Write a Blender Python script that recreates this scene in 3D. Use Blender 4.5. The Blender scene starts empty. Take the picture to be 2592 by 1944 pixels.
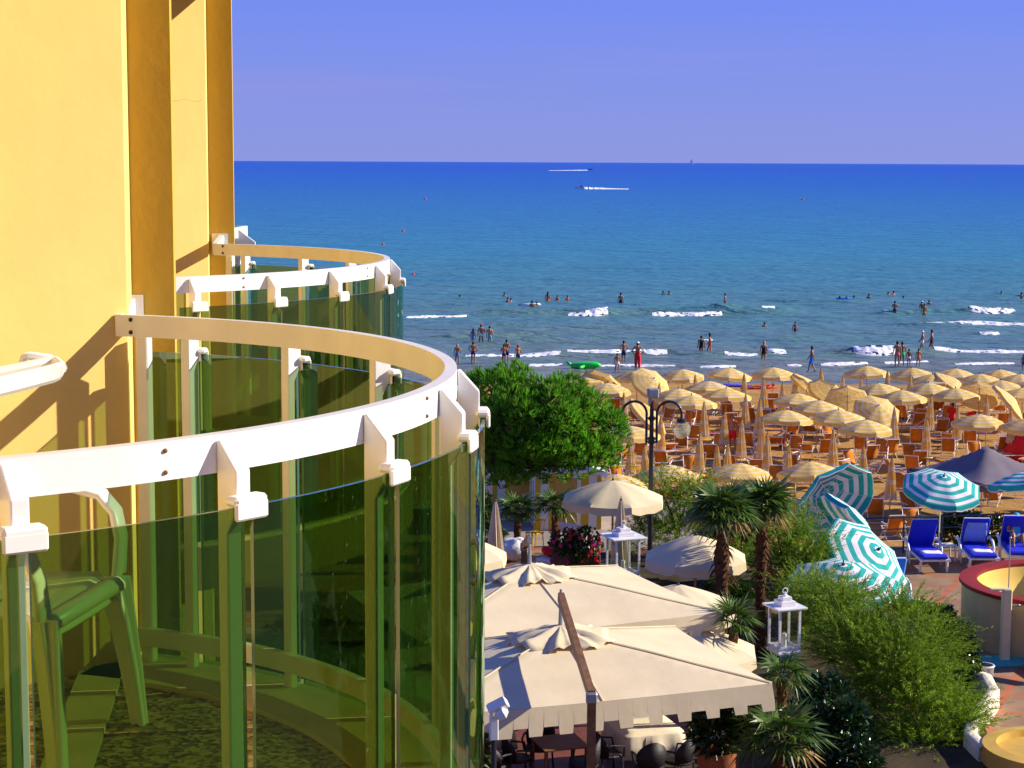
import bpy, math, random
from mathutils import Vector, Matrix, noise
R_ = math.radians
C = bpy.context.scene.collection
scene = bpy.context.scene
rnd = random.Random(7)
CAMZ = 13.0
F = 4687.2                       # focal length in photo pixels (2592 wide)
PITCH, ROLL = R_(6.836), R_(.27)
# ---------------------------------------------------------------- camera
CM = Matrix.Rotation(math.pi/2-PITCH, 3, 'X') @ Matrix.Rotation(ROLL, 3, 'Z')
cam = bpy.data.cameras.new('camera'); camo = bpy.data.objects.new('camera', cam); C.objects.link(camo)
camo.matrix_world = Matrix.Translation((0, 0, CAMZ)) @ CM.to_4x4()
cam.sensor_width = 36; cam.lens = 36*F/2592; cam.clip_start = .1; cam.clip_end = 150000
scene.camera = camo
# ---------------------------------------------------------------- sky, sun, exposure
SUN_EL, SUN_AZ = R_(25.5), R_(8.5)      # azimuth counter-clockwise from +x
w = bpy.data.worlds.new('World'); scene.world = w; w.use_nodes = True
nt = w.node_tree; bg = nt.nodes['Background']
sky = nt.nodes.new('ShaderNodeTexSky'); sky.sky_type = 'NISHITA'; sky.sun_disc = False
sky.sun_elevation = SUN_EL; sky.sun_rotation = math.pi/2 - SUN_AZ
sky.air_density = 1.0; sky.dust_density = .1; sky.ozone_density = 4.0; sky.altitude = 0
tint = nt.nodes.new('ShaderNodeMix'); tint.data_type = 'RGBA'; tint.blend_type = 'MULTIPLY'; tint.inputs['Factor'].default_value = 1
tint.inputs['B'].default_value = (.36, .40, 1.0, 1); nt.links.new(sky.outputs[0], tint.inputs['A'])
tcw = nt.nodes.new('ShaderNodeTexCoord'); spw = nt.nodes.new('ShaderNodeSeparateXYZ'); nt.links.new(tcw.outputs['Generated'], spw.inputs[0])
crw = nt.nodes.new('ShaderNodeValToRGB'); ew = crw.color_ramp.elements
ew[0].position = 0; ew[0].color = (.265, .330, .80, 1); ew[1].position = 1; ew[1].color = (.05, .11, .55, 1)
for pos, col in ((.035, (.235, .305, .82)), (.085, (.185, .280, .90)), (.30, (.10, .21, .80))):
    q = ew.new(pos); q.color = (*col, 1)
nt.links.new(spw.outputs[2], crw.inputs[0])
gain = nt.nodes.new('ShaderNodeVectorMath'); gain.operation = 'SCALE'; gain.inputs[3].default_value = 6.0; vcl = nt.nodes.new('ShaderNodeVectorMath'); vcl.operation = 'MULTIPLY'; vcl.inputs[1].default_value = (2.5, 2.5, 60); nt.links.new(tcw.outputs['Generated'], vcl.inputs[0])
ncl = nt.nodes.new('ShaderNodeTexNoise'); ncl.inputs['Scale'].default_value = 1.2; ncl.inputs['Detail'].default_value = 8; nt.links.new(vcl.outputs[0], ncl.inputs['Vector'])
bnd = nt.nodes.new('ShaderNodeValToRGB'); eb = bnd.color_ramp.elements; eb[0].position = .012; eb[0].color = (0, 0, 0, 1); eb[1].position = .075; eb[1].color = (0, 0, 0, 1); qb = eb.new(.040); qb.color = (1, 1, 1, 1); nt.links.new(spw.outputs[2], bnd.inputs[0])
mcl = nt.nodes.new('ShaderNodeMapRange'); mcl.inputs[1].default_value = .42; mcl.inputs[2].default_value = .72; mcl.inputs[4].default_value = .38; nt.links.new(ncl.outputs['Fac'], mcl.inputs[0])
mlc = nt.nodes.new('ShaderNodeMath'); mlc.operation = 'MULTIPLY'; nt.links.new(mcl.outputs[0], mlc.inputs[0]); nt.links.new(bnd.outputs[0], mlc.inputs[1])
mxc = nt.nodes.new('ShaderNodeMix'); mxc.data_type = 'RGBA'; mxc.inputs['B'].default_value = (.37, .33, .72, 1); nt.links.new(mlc.outputs[0], mxc.inputs['Factor']); nt.links.new(crw.outputs[0], mxc.inputs['A'])
nt.links.new(mxc.outputs['Result'], gain.inputs[0])
mx = nt.nodes.new('ShaderNodeMix'); mx.data_type = 'RGBA'; mx.inputs['Factor'].default_value = .85
nt.links.new(tint.outputs['Result'], mx.inputs['A']); nt.links.new(gain.outputs[0], mx.inputs['B'])
nt.links.new(mx.outputs['Result'], bg.inputs[0]); bg.inputs[1].default_value = .10
sl = bpy.data.lights.new('sun', 'SUN'); sl.energy = 5.0; sl.angle = R_(.5); sl.color = (1, .90, .74)
so = bpy.data.objects.new('sun', sl); C.objects.link(so)
SD = Vector((math.cos(SUN_AZ)*math.cos(SUN_EL), math.sin(SUN_AZ)*math.cos(SUN_EL), math.sin(SUN_EL)))
so.rotation_euler = SD.to_track_quat('Z', 'Y').to_euler(); so.location = (30, 0, 40)
scene.view_settings.view_transform = 'Standard'; scene.view_settings.look = 'None'
scene.view_settings.gamma = 1; scene.view_settings.exposure = .70
try:
    scene.cycles.max_bounces = 10; scene.cycles.transparent_max_bounces = 24; scene.cycles.caustics_reflective = False
    scene.cycles.caustics_refractive = False; scene.cycles.sample_clamp_indirect = 8
except Exception: pass
# ---------------------------------------------------------------- pixel -> ground point
def ray(sx, sy): return CM @ Vector(((sx-1296)/F, -(sy-972)/F, -1))
def pt(sx, sy, z):
    d = ray(sx, sy); t = (z-CAMZ)/d.z
    return Vector((d.x*t, d.y*t, z))
def ptd(sx, sy, dep):
    d = ray(sx, sy); t = dep/d.y
    return Vector((d.x*t, dep, CAMZ+d.z*t))
REG = dict(A=(864, 648, .390596), B=(1728, 648, .390596), G=(864, 1296, .390596), H=(1728, 1296, .390596),
    E1=(1440, 900, .180832), E2=(1840, 900, .180832), E3=(2192, 900, .180832), E4=(1560, 1160, .180832),
    E5=(1960, 1130, .285714), E6=(1190, 1200, .226040), E7=(1140, 720, .226040), E8=(1200, 1640, .235082), D=(0, 0, 1.1718))
def S(reg, x, y):
    a, b, k = REG[reg]; return a+x*k, b+y*k
def at(reg, x, y, z): return pt(*S(reg, x, y), z)
# ---------------------------------------------------------------- materials
MATS = {}
def mat(name, col, rough=.6, var=.12, scale=6., bump=0., spec=.4, trans=0., island=0., metal=0., dist=.02, coat=0.):
    if name in MATS: return MATS[name]
    m = bpy.data.materials.new(name); m.use_nodes = True; n = m.node_tree; L = n.links
    p = n.nodes['Principled BSDF']; p.inputs['Roughness'].default_value = rough; p.inputs['Metallic'].default_value = metal
    p.inputs['Specular IOR Level'].default_value = spec; p.inputs['Coat Weight'].default_value = coat
    tc = n.nodes.new('ShaderNodeTexCoord')
    nz = n.nodes.new('ShaderNodeTexNoise'); nz.inputs['Scale'].default_value = scale; nz.inputs['Detail'].default_value = 6
    L.new(tc.outputs['Object'], nz.inputs['Vector'])
    rp = n.nodes.new('ShaderNodeMapRange'); rp.inputs[1].default_value = .3; rp.inputs[2].default_value = .7
    rp.inputs[3].default_value = 1-var; rp.inputs[4].default_value = 1+var
    L.new(nz.outputs['Fac'], rp.inputs[0])
    hs = n.nodes.new('ShaderNodeHueSaturation'); hs.inputs['Color'].default_value = (*col, 1)
    if island:
        g = n.nodes.new('ShaderNodeNewGeometry'); r2 = n.nodes.new('ShaderNodeMapRange')
        r2.inputs[3].default_value = 1-island; r2.inputs[4].default_value = 1+island
        L.new(g.outputs['Random Per Island'], r2.inputs[0])
        mu = n.nodes.new('ShaderNodeMath'); mu.operation = 'MULTIPLY'
        L.new(r2.outputs[0], mu.inputs[0]); L.new(rp.outputs[0], mu.inputs[1]); L.new(mu.outputs[0], hs.inputs['Value'])
        r3 = n.nodes.new('ShaderNodeMapRange'); r3.inputs[3].default_value = .5-.03*island; r3.inputs[4].default_value = .5+.03*island
        L.new(g.outputs['Random Per Island'], r3.inputs[0]); L.new(r3.outputs[0], hs.inputs['Hue'])
    else: L.new(rp.outputs[0], hs.inputs['Value'])
    L.new(hs.outputs[0], p.inputs['Base Color'])
    if bump:
        n2 = n.nodes.new('ShaderNodeTexNoise'); n2.inputs['Scale'].default_value = scale*5; n2.inputs['Detail'].default_value = 4
        L.new(tc.outputs['Object'], n2.inputs['Vector'])
        b = n.nodes.new('ShaderNodeBump'); b.inputs['Strength'].default_value = bump; b.inputs['Distance'].default_value = dist
        L.new(n2.outputs['Fac'], b.inputs['Height']); L.new(b.outputs[0], p.inputs['Normal'])
    if trans:
        t = n.nodes.new('ShaderNodeBsdfTranslucent'); L.new(hs.outputs[0], t.inputs[0])
        ms = n.nodes.new('ShaderNodeMixShader'); ms.inputs[0].default_value = trans
        L.new(p.outputs[0], ms.inputs[1]); L.new(t.outputs[0], ms.inputs[2])
        L.new(ms.outputs[0], n.nodes['Material Output'].inputs['Surface'])
    MATS[name] = m
    return m
def glass_mat(name, tint, ior=1.75, gcol=(1, 1, 1)):
    m = bpy.data.materials.new(name); m.use_nodes = True; n = m.node_tree; L = n.links; n.nodes.remove(n.nodes['Principled BSDF'])
    t = n.nodes.new('ShaderNodeBsdfTransparent'); t.inputs[0].default_value = (*tint, 1)
    g = n.nodes.new('ShaderNodeBsdfGlossy'); g.inputs['Roughness'].default_value = .01; g.inputs[0].default_value = (*gcol, 1)
    f = n.nodes.new('ShaderNodeFresnel'); f.inputs[0].default_value = ior
    s = n.nodes.new('ShaderNodeMixShader')
    gm = n.nodes.new('ShaderNodeNewGeometry'); iv = n.nodes.new('ShaderNodeMath'); iv.operation = 'SUBTRACT'; iv.inputs[0].default_value = 1
    L.new(gm.outputs['Backfacing'], iv.inputs[1]); ml = n.nodes.new('ShaderNodeMath'); ml.operation = 'MULTIPLY'   # one reflection per pane, at the side facing the ray
    L.new(f.outputs[0], ml.inputs[0]); L.new(iv.outputs[0], ml.inputs[1])
    L.new(ml.outputs[0], s.inputs[0]); L.new(t.outputs[0], s.inputs[1]); L.new(g.outputs[0], s.inputs[2])
    L.new(s.outputs[0], n.nodes['Material Output'].inputs['Surface']); MATS[name] = m
    return m
# ---------------------------------------------------------------- mesh builder
class MB:
    def __init__(s): s.v = []; s.f = []; s.m = []; s.mi = 0
    def add(s, vs, fs, M=None):
        b = len(s.v)
        s.v += [tuple(M @ Vector(v)) if M else tuple(v) for v in vs]
        s.f += [tuple(i+b for i in f) for f in fs]; s.m += [s.mi]*len(fs); return s
    def box(s, c, d, rz=0, M=None, bev=0):
        x, y, z = d[0]/2, d[1]/2, d[2]/2
        T = Matrix.Translation(c) @ Matrix.Rotation(rz, 4, 'Z')
        if M: T = M @ T
        if bev:
            vs = []; b = min(bev, x*.9, y*.9, z*.9)
            # octagonal-section bevel box: 24 verts
            for sx in (-1, 1):
                for sy in (-1, 1):
                    for sz in (-1, 1):
                        vs += [(sx*(x-b), sy*(y-b), sz*z), (sx*(x-b), sy*y, sz*(z-b)), (sx*x, sy*(y-b), sz*(z-b))]
            import itertools
            from mathutils.geometry import convex_hull_2d
            import bmesh
            bm = bmesh.new()
            for v in vs: bm.verts.new(v)
            r = bmesh.ops.convex_hull(bm, input=bm.verts)
            bmesh.ops.dissolve_limit(bm, angle_limit=.01, verts=bm.verts, edges=bm.edges)
            bm.verts.index_update()
            s.add([v.co[:] for v in bm.verts], [[v.index for v in f.verts] for f in bm.faces], T); bm.free(); return s
        vs = [(i*x, j*y, k*z) for i in (-1, 1) for j in (-1, 1) for k in (-1, 1)]
        return s.add(vs, [(0, 1, 3, 2), (4, 6, 7, 5), (0, 4, 5, 1), (2, 3, 7, 6), (0, 2, 6, 4), (1, 5, 7, 3)], T)
    def bar(s, a, b, wd, ht, up=(0, 0, 1)):
        a, b = Vector(a), Vector(b); d = (b-a); L = d.length; d.normalize()
        sd = d.cross(Vector(up))
        if sd.length < 1e-4: sd = Vector((1, 0, 0))
        sd.normalize(); u = sd.cross(d)
        vs = [p+sd*i*wd/2+u*j*ht/2 for p in (a, b) for i, j in ((-1, -1), (1, -1), (1, 1), (-1, 1))]
        return s.add(vs, [(3, 2, 1, 0), (4, 5, 6, 7), (0, 1, 5, 4), (1, 2, 6, 5), (2, 3, 7, 6), (3, 0, 4, 7)])
    def tube(s, pts, rad, n=8, cap=True):
        pts = [Vector(p) for p in pts]; k = len(pts)
        if not hasattr(rad, '__len__'): rad = [rad]*k
        vs = []; u = None
        for i, p in enumerate(pts):
            d = (pts[min(i+1, k-1)]-pts[max(i-1, 0)]).normalized()
            if u is None: u = d.orthogonal().normalized()
            u = (u-d*u.dot(d)).normalized(); v = d.cross(u)
            vs += [p+(u*math.cos(2*math.pi*j/n)+v*math.sin(2*math.pi*j/n))*rad[i] for j in range(n)]
        fs = [(i*n+j, i*n+(j+1) % n, (i+1)*n+(j+1) % n, (i+1)*n+j) for i in range(k-1) for j in range(n)]
        if cap: fs += [tuple(range(n-1, -1, -1)), tuple(range((k-1)*n, k*n))]
        return s.add(vs, fs)
    def lathe(s, prof, n=16, c=(0, 0, 0), fl=0, M=None, cap=True):
        vs = []; k = len(prof)
        for i, (r, z) in enumerate(prof):
            for j in range(n):
                rr = r*(1+(fl if j % 2 else -fl)); a = 2*math.pi*j/n
                vs.append((c[0]+rr*math.cos(a), c[1]+rr*math.sin(a), c[2]+z))
        fs = [(i*n+j, i*n+(j+1) % n, (i+1)*n+(j+1) % n, (i+1)*n+j) for i in range(k-1) for j in range(n)]
        if cap and prof[0][0] > 1e-5: fs.append(tuple(range(n-1, -1, -1)))
        if cap and prof[-1][0] > 1e-5: fs.append(tuple(range((k-1)*n, k*n)))
        return s.add(vs, fs, M)
    def prism(s, poly, z0, z1, cap=True):
        n = len(poly); vs = [(x, y, z0) for x, y in poly]+[(x, y, z1) for x, y in poly]
        fs = [(i, (i+1) % n, n+(i+1) % n, n+i) for i in range(n)]
        if cap: fs += [tuple(range(n-1, -1, -1)), tuple(range(n, 2*n))]
        return s.add(vs, fs)
    def sphere(s, c, r, n=12, sz=1., k=8):
        prof = [(r*math.sin(math.pi*i/k), -r*sz*math.cos(math.pi*i/k)) for i in range(k+1)]
        return s.lathe(prof, n, c)
    def build(s, name, mats, parent=None, smooth=False, loc=None):
        me = bpy.data.meshes.new(name); me.from_pydata([tuple(v) for v in s.v], [], s.f)
        if not isinstance(mats, (list, tuple)): mats = [mats]
        for m in mats: me.materials.append(m)
        if len(mats) > 1: me.polygons.foreach_set('material_index', s.m)
        if smooth: me.polygons.foreach_set('use_smooth', [True]*len(me.polygons))
        me.validate(); me.update()
        o = bpy.data.objects.new(name, me); C.objects.link(o); o.parent = parent
        if loc is not None: o.location = loc
        return o
def smooth_by_angle(o, ang=40):
    me = o.data; me.polygons.foreach_set('use_smooth', [True]*len(me.polygons))
    try: me.set_sharp_from_angle(angle=R_(ang))
    except Exception: pass
    return o
def tag(o, label=None, cat=None, group=None, kind=None):
    if label: o['label'] = label
    if cat: o['category'] = cat
    if group: o['group'] = group
    if kind: o['kind'] = kind
    return o
def thing(name, label, cat, loc=(0, 0, 0), rz=0, group=None):
    o = bpy.data.objects.new(name, None); C.objects.link(o); o.location = loc; o.rotation_euler = (0, 0, rz)
    o.empty_display_size = .2
    return tag(o, label, cat, group)
def dup(root, parent=None):
    c = root.copy(); C.objects.link(c); c.parent = parent
    for ch in root.children: dup(ch, c)
    return c
def place(used, key, proto, loc, rot, label, group, scale=1):
    o = proto if key not in used else dup(proto); used.add(key)
    o.location = loc; o.rotation_euler = rot; o.scale = (scale,)*3; o['label'] = label; o['group'] = group
    return o
used = set()
# ---------------------------------------------------------------- palette
YEL = mat('yellow_plaster', (.83, .575, .185), .85, .04, 3, .25, .2, dist=.006)
WHT = mat('white_painted_metal', (.80, .79, .77), .35, .04, 9, 0, .5)
WPL = mat('white_plastic', (.80, .80, .76), .4, .03, 6, 0, .45)
SAND = mat('dry_sand', (.41, .23, .065), .95, .22, .9, .7, .1, dist=.06)
UY = mat('yellow_canvas', (.84, .60, .16), .8, .08, 5, .1, .15, trans=.28)
UW = mat('white_canvas_stripe', (.82, .71, .52), .8, .06, 5, .1, .15, trans=.28)
TEAL = mat('teal_canvas', (.02, .40, .36), .75, .08, 5, .1, .15, trans=.10)
TW = mat('white_canvas', (.80, .76, .76), .8, .05, 5, .1, .15, trans=.10)
CREAM = mat('cream_canvas', (.74, .62, .39), .85, .07, 1.6, .15, .12, trans=.08)
ORG = mat('orange_canvas', (.66, .22, .025), .85, .15, 4, .1, .1, trans=.15)
WOOD = mat('brown_wood', (.20, .095, .04), .5, .3, 8, .2, .3)
DARKM = mat('dark_metal', (.02, .02, .028), .35, .1, 9, 0, .5)
GREYM = mat('grey_metal', (.35, .36, .36), .4, .1, 9, 0, .5, metal=.4)
BLUE = mat('blue_fabric', (.015, .03, .62), .6, .1, 5, 0, .3)
RED = mat('red_fabric', (.75, .02, .015), .7, .12, 5, 0, .2)

def weather(m, amt=.10, crack=.35):
    n = m.node_tree; L = n.links; p = n.nodes['Principled BSDF']; src = p.inputs['Base Color'].links[0].from_socket
    tc = n.nodes.new('ShaderNodeTexCoord'); v = n.nodes.new('ShaderNodeVectorMath'); v.operation = 'MULTIPLY'; v.inputs[1].default_value = (3.5, 3.5, .22); L.new(tc.outputs['Object'], v.inputs[0])
    z = n.nodes.new('ShaderNodeTexNoise'); z.inputs['Scale'].default_value = 1.6; z.inputs['Detail'].default_value = 7; L.new(v.outputs[0], z.inputs['Vector'])
    r = n.nodes.new('ShaderNodeMapRange'); r.inputs[1].default_value = .35; r.inputs[2].default_value = .75; r.inputs[3].default_value = 1+amt*.4; r.inputs[4].default_value = 1-amt; L.new(z.outputs['Fac'], r.inputs[0])
    w2 = n.nodes.new('ShaderNodeTexNoise'); w2.inputs['Scale'].default_value = 2; L.new(tc.outputs['Object'], w2.inputs['Vector'])
    vo = n.nodes.new('ShaderNodeTexVoronoi'); vo.feature = 'DISTANCE_TO_EDGE'; vo.inputs['Scale'].default_value = 1.1
    ad = n.nodes.new('ShaderNodeVectorMath'); ad.operation = 'MULTIPLY_ADD'; ad.inputs[1].default_value = (.35, .35, .35); L.new(w2.outputs['Color'], ad.inputs[0]); L.new(tc.outputs['Object'], ad.inputs[2]); L.new(ad.outputs[0], vo.inputs['Vector'])
    lt = n.nodes.new('ShaderNodeMath'); lt.operation = 'LESS_THAN'; lt.inputs[1].default_value = .0016; L.new(vo.outputs['Distance'], lt.inputs[0])
    g2 = n.nodes.new('ShaderNodeTexNoise'); g2.inputs['Scale'].default_value = .9; L.new(tc.outputs['Object'], g2.inputs['Vector'])
    gt = n.nodes.new('ShaderNodeMath'); gt.operation = 'GREATER_THAN'; gt.inputs[1].default_value = .60; L.new(g2.outputs['Fac'], gt.inputs[0])
    mu = n.nodes.new('ShaderNodeMath'); mu.operation = 'MULTIPLY'; L.new(lt.outputs[0], mu.inputs[0]); L.new(gt.outputs[0], mu.inputs[1])
    m3 = n.nodes.new('ShaderNodeMath'); m3.operation = 'MULTIPLY_ADD'; m3.inputs[1].default_value = -crack; L.new(mu.outputs[0], m3.inputs[0]); L.new(r.outputs[0], m3.inputs[2])
    h = n.nodes.new('ShaderNodeHueSaturation'); L.new(src, h.inputs['Color']); L.new(m3.outputs[0], h.inputs['Value']); L.new(h.outputs[0], p.inputs['Base Color'])
weather(YEL, .05, .35)
weather(WHT, .09, 0)
# ================================================================ SETTING: sand, sea, deck
SEAZ = -.22
def sand_z(x, y):
    t = max(0., min(1., (y-106-1.2*noise.noise(Vector((x*.06, 3, 0))))/9))
    return -.34*t*t*(3-2*t) + .05*noise.noise(Vector((x*.35, y*.35, 1)))*(1-t) + .03*noise.noise(Vector((x*1.3, y*1.3, 5)))*(1-t)
m = MB(); xs = [-400, -200, -100, -60]+[-40+.8*i for i in range(126)]+[80, 130, 250, 500]; ys = [-80, -20, 20, 40, 52]+[56+.6*i for i in range(105)]+[122, 140, 400]
for y in ys:
    for x in xs: m.v.append((x, y, sand_z(x, y) if y < 125 else -2.5))
nx = len(xs)
m.f = [(j*nx+i, j*nx+i+1, (j+1)*nx+i+1, (j+1)*nx+i) for j in range(len(ys)-1) for i in range(nx-1)]
sm = SAND; n = sm.node_tree   # wet band next to the water: the sand there is soaked
p = n.nodes['Principled BSDF']; src = p.inputs['Base Color'].links[0].from_socket
geo = n.nodes.new('ShaderNodeNewGeometry'); sp = n.nodes.new('ShaderNodeSeparateXYZ'); n.links.new(geo.outputs['Position'], sp.inputs[0])
mr = n.nodes.new('ShaderNodeMapRange'); mr.inputs[1].default_value = -.10; mr.inputs[2].default_value = -.21; n.links.new(sp.outputs[2], mr.inputs[0])
mm = n.nodes.new('ShaderNodeMix'); mm.data_type = 'RGBA'; mm.inputs['B'].default_value = (.24, .17, .10, 1)
n.links.new(mr.outputs[0], mm.inputs['Factor']); n.links.new(src, mm.inputs['A']); n.links.new(mm.outputs['Result'], p.inputs['Base Color'])
m2 = n.nodes.new('ShaderNodeMapRange'); m2.inputs[1].default_value = 0; m2.inputs[2].default_value = 1; m2.inputs[3].default_value = .95; m2.inputs[4].default_value = .35
n.links.new(mr.outputs[0], m2.inputs[0]); n.links.new(m2.outputs[0], p.inputs['Roughness'])
tag(m.build('sand', sm, smooth=True), kind='structure')
# sea
FOAM = [('A', 415, 405, 820, 388, .32), ('A', 1470, 385, 1735, 378, .75), ('A', 2005, 386, 2475, 378, .75), ('A', 785, 655, 1440, 638, .28), ('A', 1445, 632, 2150, 636, .30), ('A', 1040, 706, 1500, 704, .13),
        ('A', 1500, 710, 2212, 716, .14), ('B', 1850, 364, 2160, 360, .75), ('B', 1455, 438, 2230, 446, .30), ('B', 1910, 500, 2050, 500, .28), ('B', 235, 641, 500, 640, .16), ('B', 555, 632, 670, 632, .42),
        ('B', 1090, 626, 1390, 628, .5), ('B', 1600, 622, 2230, 624, .34), ('B', 670, 711, 770, 710, .2), ('B', 880, 706, 1210, 698, .26), ('B', 1255, 692, 1620, 684, .16), ('B', 1640, 700, 2230, 702, .12),
        ('B', 90, 541, 220, 541, .14), ('B', 0, 718, 400, 716, .12), ('A', 1205, 366, 1290, 367, .15), ('B', 430, 364, 620, 362, .12)]
RIDGE = [('A', 900, 378, 1520, 372, .34), ('A', 1690, 375, 2900, 360, .36), ('B', 230, 372, 700, 366, .36), ('B', 1300, 372, 1900, 366, .34), ('A', 640, 520, 1300, 520, .22), ('A', 950, 450, 1250, 445, .16), ('B', 1000, 622, 1700, 622, .22),
         ('B', 0, 638, 640, 636, .16), ('A', 900, 570, 1700, 530, .16), ('A', 1300, 640, 2212, 634, .16), ('B', 1400, 446, 2300, 440, .18), ('B', 200, 440, 1000, 435, .14), ('B', 600, 540, 1200, 530, .14), ('A', 1250, 470, 2212, 455, .13), ('A', 400, 320, 1300, 318, .15), ('B', 300, 300, 1300, 296, .13)]
segs = []
for g, x0, y0, x1, y1, h in RIDGE:
    a, b = at(g, x0, y0, SEAZ), at(g, x1, y1, SEAZ); segs.append((a.x, a.y, b.x, b.y, h*1.15))
for g, x0, y0, x1, y1, h in FOAM:
    a, b = at(g, x0, y0, SEAZ), at(g, x1, y1, SEAZ); segs.append((a.x, a.y+.5, b.x, b.y+.5, h*.42))
def sea_z(x, y):
    z = 0
    if y < 420:
        f = 1-max(0, (y-300)/120)
        for ax, ay, bx, by, h in segs:
            t = (x-ax)/(bx-ax)
            if -.15 < t < 1.15:
                yy = ay+(by-ay)*t+.5*math.sin(x*.5+ax); d = (y-yy)
                e = math.exp(-(d/(1.1 if d > 0 else .6))**2)
                if e > .01: z += h*e*max(0, min(1, (.15+min(t, 1-t))*5))
        z += f*(.10*noise.noise(Vector((x*.10, y*.42, 0)))+.05*noise.noise(Vector((x*.3, y*1.1, 4))))*min(1, max(.1, (y-112)/10))
    return SEAZ+z
ys = [104+.4*i for i in range(330)]; yy = ys[-1]; st = .4
while yy < 150000: st *= 1.12; yy += st; ys.append(yy)
m = MB(); NT = 260
for y in ys:
    for i in range(NT+1):
        x = (i/NT*2-1)*.62*max(y, 100)
        m.v.append((x, y, sea_z(x, y)))
m.f = [(j*(NT+1)+i, j*(NT+1)+i+1, (j+1)*(NT+1)+i+1, (j+1)*(NT+1)+i) for j in range(len(ys)-1) for i in range(NT)]
W = bpy.data.materials.new('sea_water'); W.use_nodes = True; n = W.node_tree; L = n.links; p = n.nodes['Principled BSDF']
geo = n.nodes.new('ShaderNodeNewGeometry'); sp = n.nodes.new('ShaderNodeSeparateXYZ'); L.new(geo.outputs['Position'], sp.inputs[0])
lg = n.nodes.new('ShaderNodeMath'); lg.operation = 'LOGARITHM'; lg.inputs[1].default_value = 10; L.new(sp.outputs[1], lg.inputs[0])
mr = n.nodes.new('ShaderNodeMapRange'); mr.inputs[1].default_value = 2.04; mr.inputs[2].default_value = 3.6; L.new(lg.outputs[0], mr.inputs[0])
vm = n.nodes.new('ShaderNodeVectorMath'); vm.operation = 'MULTIPLY'; vm.inputs[1].default_value = (.022, .10, 0); L.new(geo.outputs['Position'], vm.inputs[0])
nz = n.nodes.new('ShaderNodeTexNoise'); nz.inputs['Scale'].default_value = 1; nz.inputs['Detail'].default_value = 5; L.new(vm.outputs[0], nz.inputs['Vector'])
ad = n.nodes.new('ShaderNodeMath'); ad.operation = 'MULTIPLY_ADD'; ad.inputs[1].default_value = .16; L.new(nz.outputs['Fac'], ad.inputs[0])
sb = n.nodes.new('ShaderNodeMath'); sb.operation = 'SUBTRACT'; sb.inputs[1].default_value = .08; L.new(mr.outputs[0], sb.inputs[0]); L.new(sb.outputs[0], ad.inputs[2])
cr = n.nodes.new('ShaderNodeValToRGB'); e = cr.color_ramp.elements
e[0].position = 0; e[0].color = (.17, .19, .165, 1); e[1].position = 1; e[1].color = (.006, .085, .46, 1)
for pos, col in ((.07, (.105, .20, .20)), (.16, (.065, .215, .25)), (.26, (.036, .22, .31)), (.42, (.024, .18, .38)), (.65, (.012, .125, .44))):
    q = e.new(pos); q.color = (*col, 1)
L.new(ad.outputs[0], cr.inputs[0]); L.new(cr.outputs[0], p.inputs['Base Color'])
p.inputs['Roughness'].default_value = .30; p.inputs['IOR'].default_value = 1.33; p.inputs['Specular IOR Level'].default_value = .12
def wn(sx, sy, det):
    v = n.nodes.new('ShaderNodeVectorMath'); v.operation = 'MULTIPLY'; v.inputs[1].default_value = (sx, sy, 0); L.new(geo.outputs['Position'], v.inputs[0])
    z = n.nodes.new('ShaderNodeTexNoise'); z.inputs['Scale'].default_value = 1; z.inputs['Detail'].default_value = det; L.new(v.outputs[0], z.inputs['Vector']); return z
a, b2 = wn(.5, 1.6, 4), wn(.06, .25, 5)
s1 = n.nodes.new('ShaderNodeMath'); s1.operation = 'MULTIPLY_ADD'; s1.inputs[1].default_value = 3.2; L.new(b2.outputs['Fac'], s1.inputs[0]); L.new(a.outputs['Fac'], s1.inputs[2])
bp = n.nodes.new('ShaderNodeBump'); bp.inputs['Strength'].default_value = .85; bp.inputs['Distance'].default_value = .7
L.new(s1.outputs[0], bp.inputs['Height']); L.new(bp.outputs[0], p.inputs['Normal'])
tag(m.build('sea', W, smooth=True), kind='structure')
# foam of the breakers
FM = mat('sea_foam', (.86, .86, .88), .9, .06, 6, .5, .2)
n = FM.node_tree; p = n.nodes['Principled BSDF']; geo = n.nodes.new('ShaderNodeNewGeometry'); vm = n.nodes.new('ShaderNodeVectorMath'); vm.operation = 'MULTIPLY'; vm.inputs[1].default_value = (1.6, 2.6, 2.5)
n.links.new(geo.outputs['Position'], vm.inputs[0]); nz = n.nodes.new('ShaderNodeTexNoise'); nz.inputs['Scale'].default_value = 1; nz.inputs['Detail'].default_value = 6; nz.inputs['Roughness'].default_value = .7; n.links.new(vm.outputs[0], nz.inputs['Vector'])
mr = n.nodes.new('ShaderNodeMapRange'); mr.inputs[1].default_value = .29; mr.inputs[2].default_value = .48; n.links.new(nz.outputs['Fac'], mr.inputs[0]); n.links.new(mr.outputs[0], p.inputs['Alpha'])
m = MB(); fr = random.Random(3)
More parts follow.
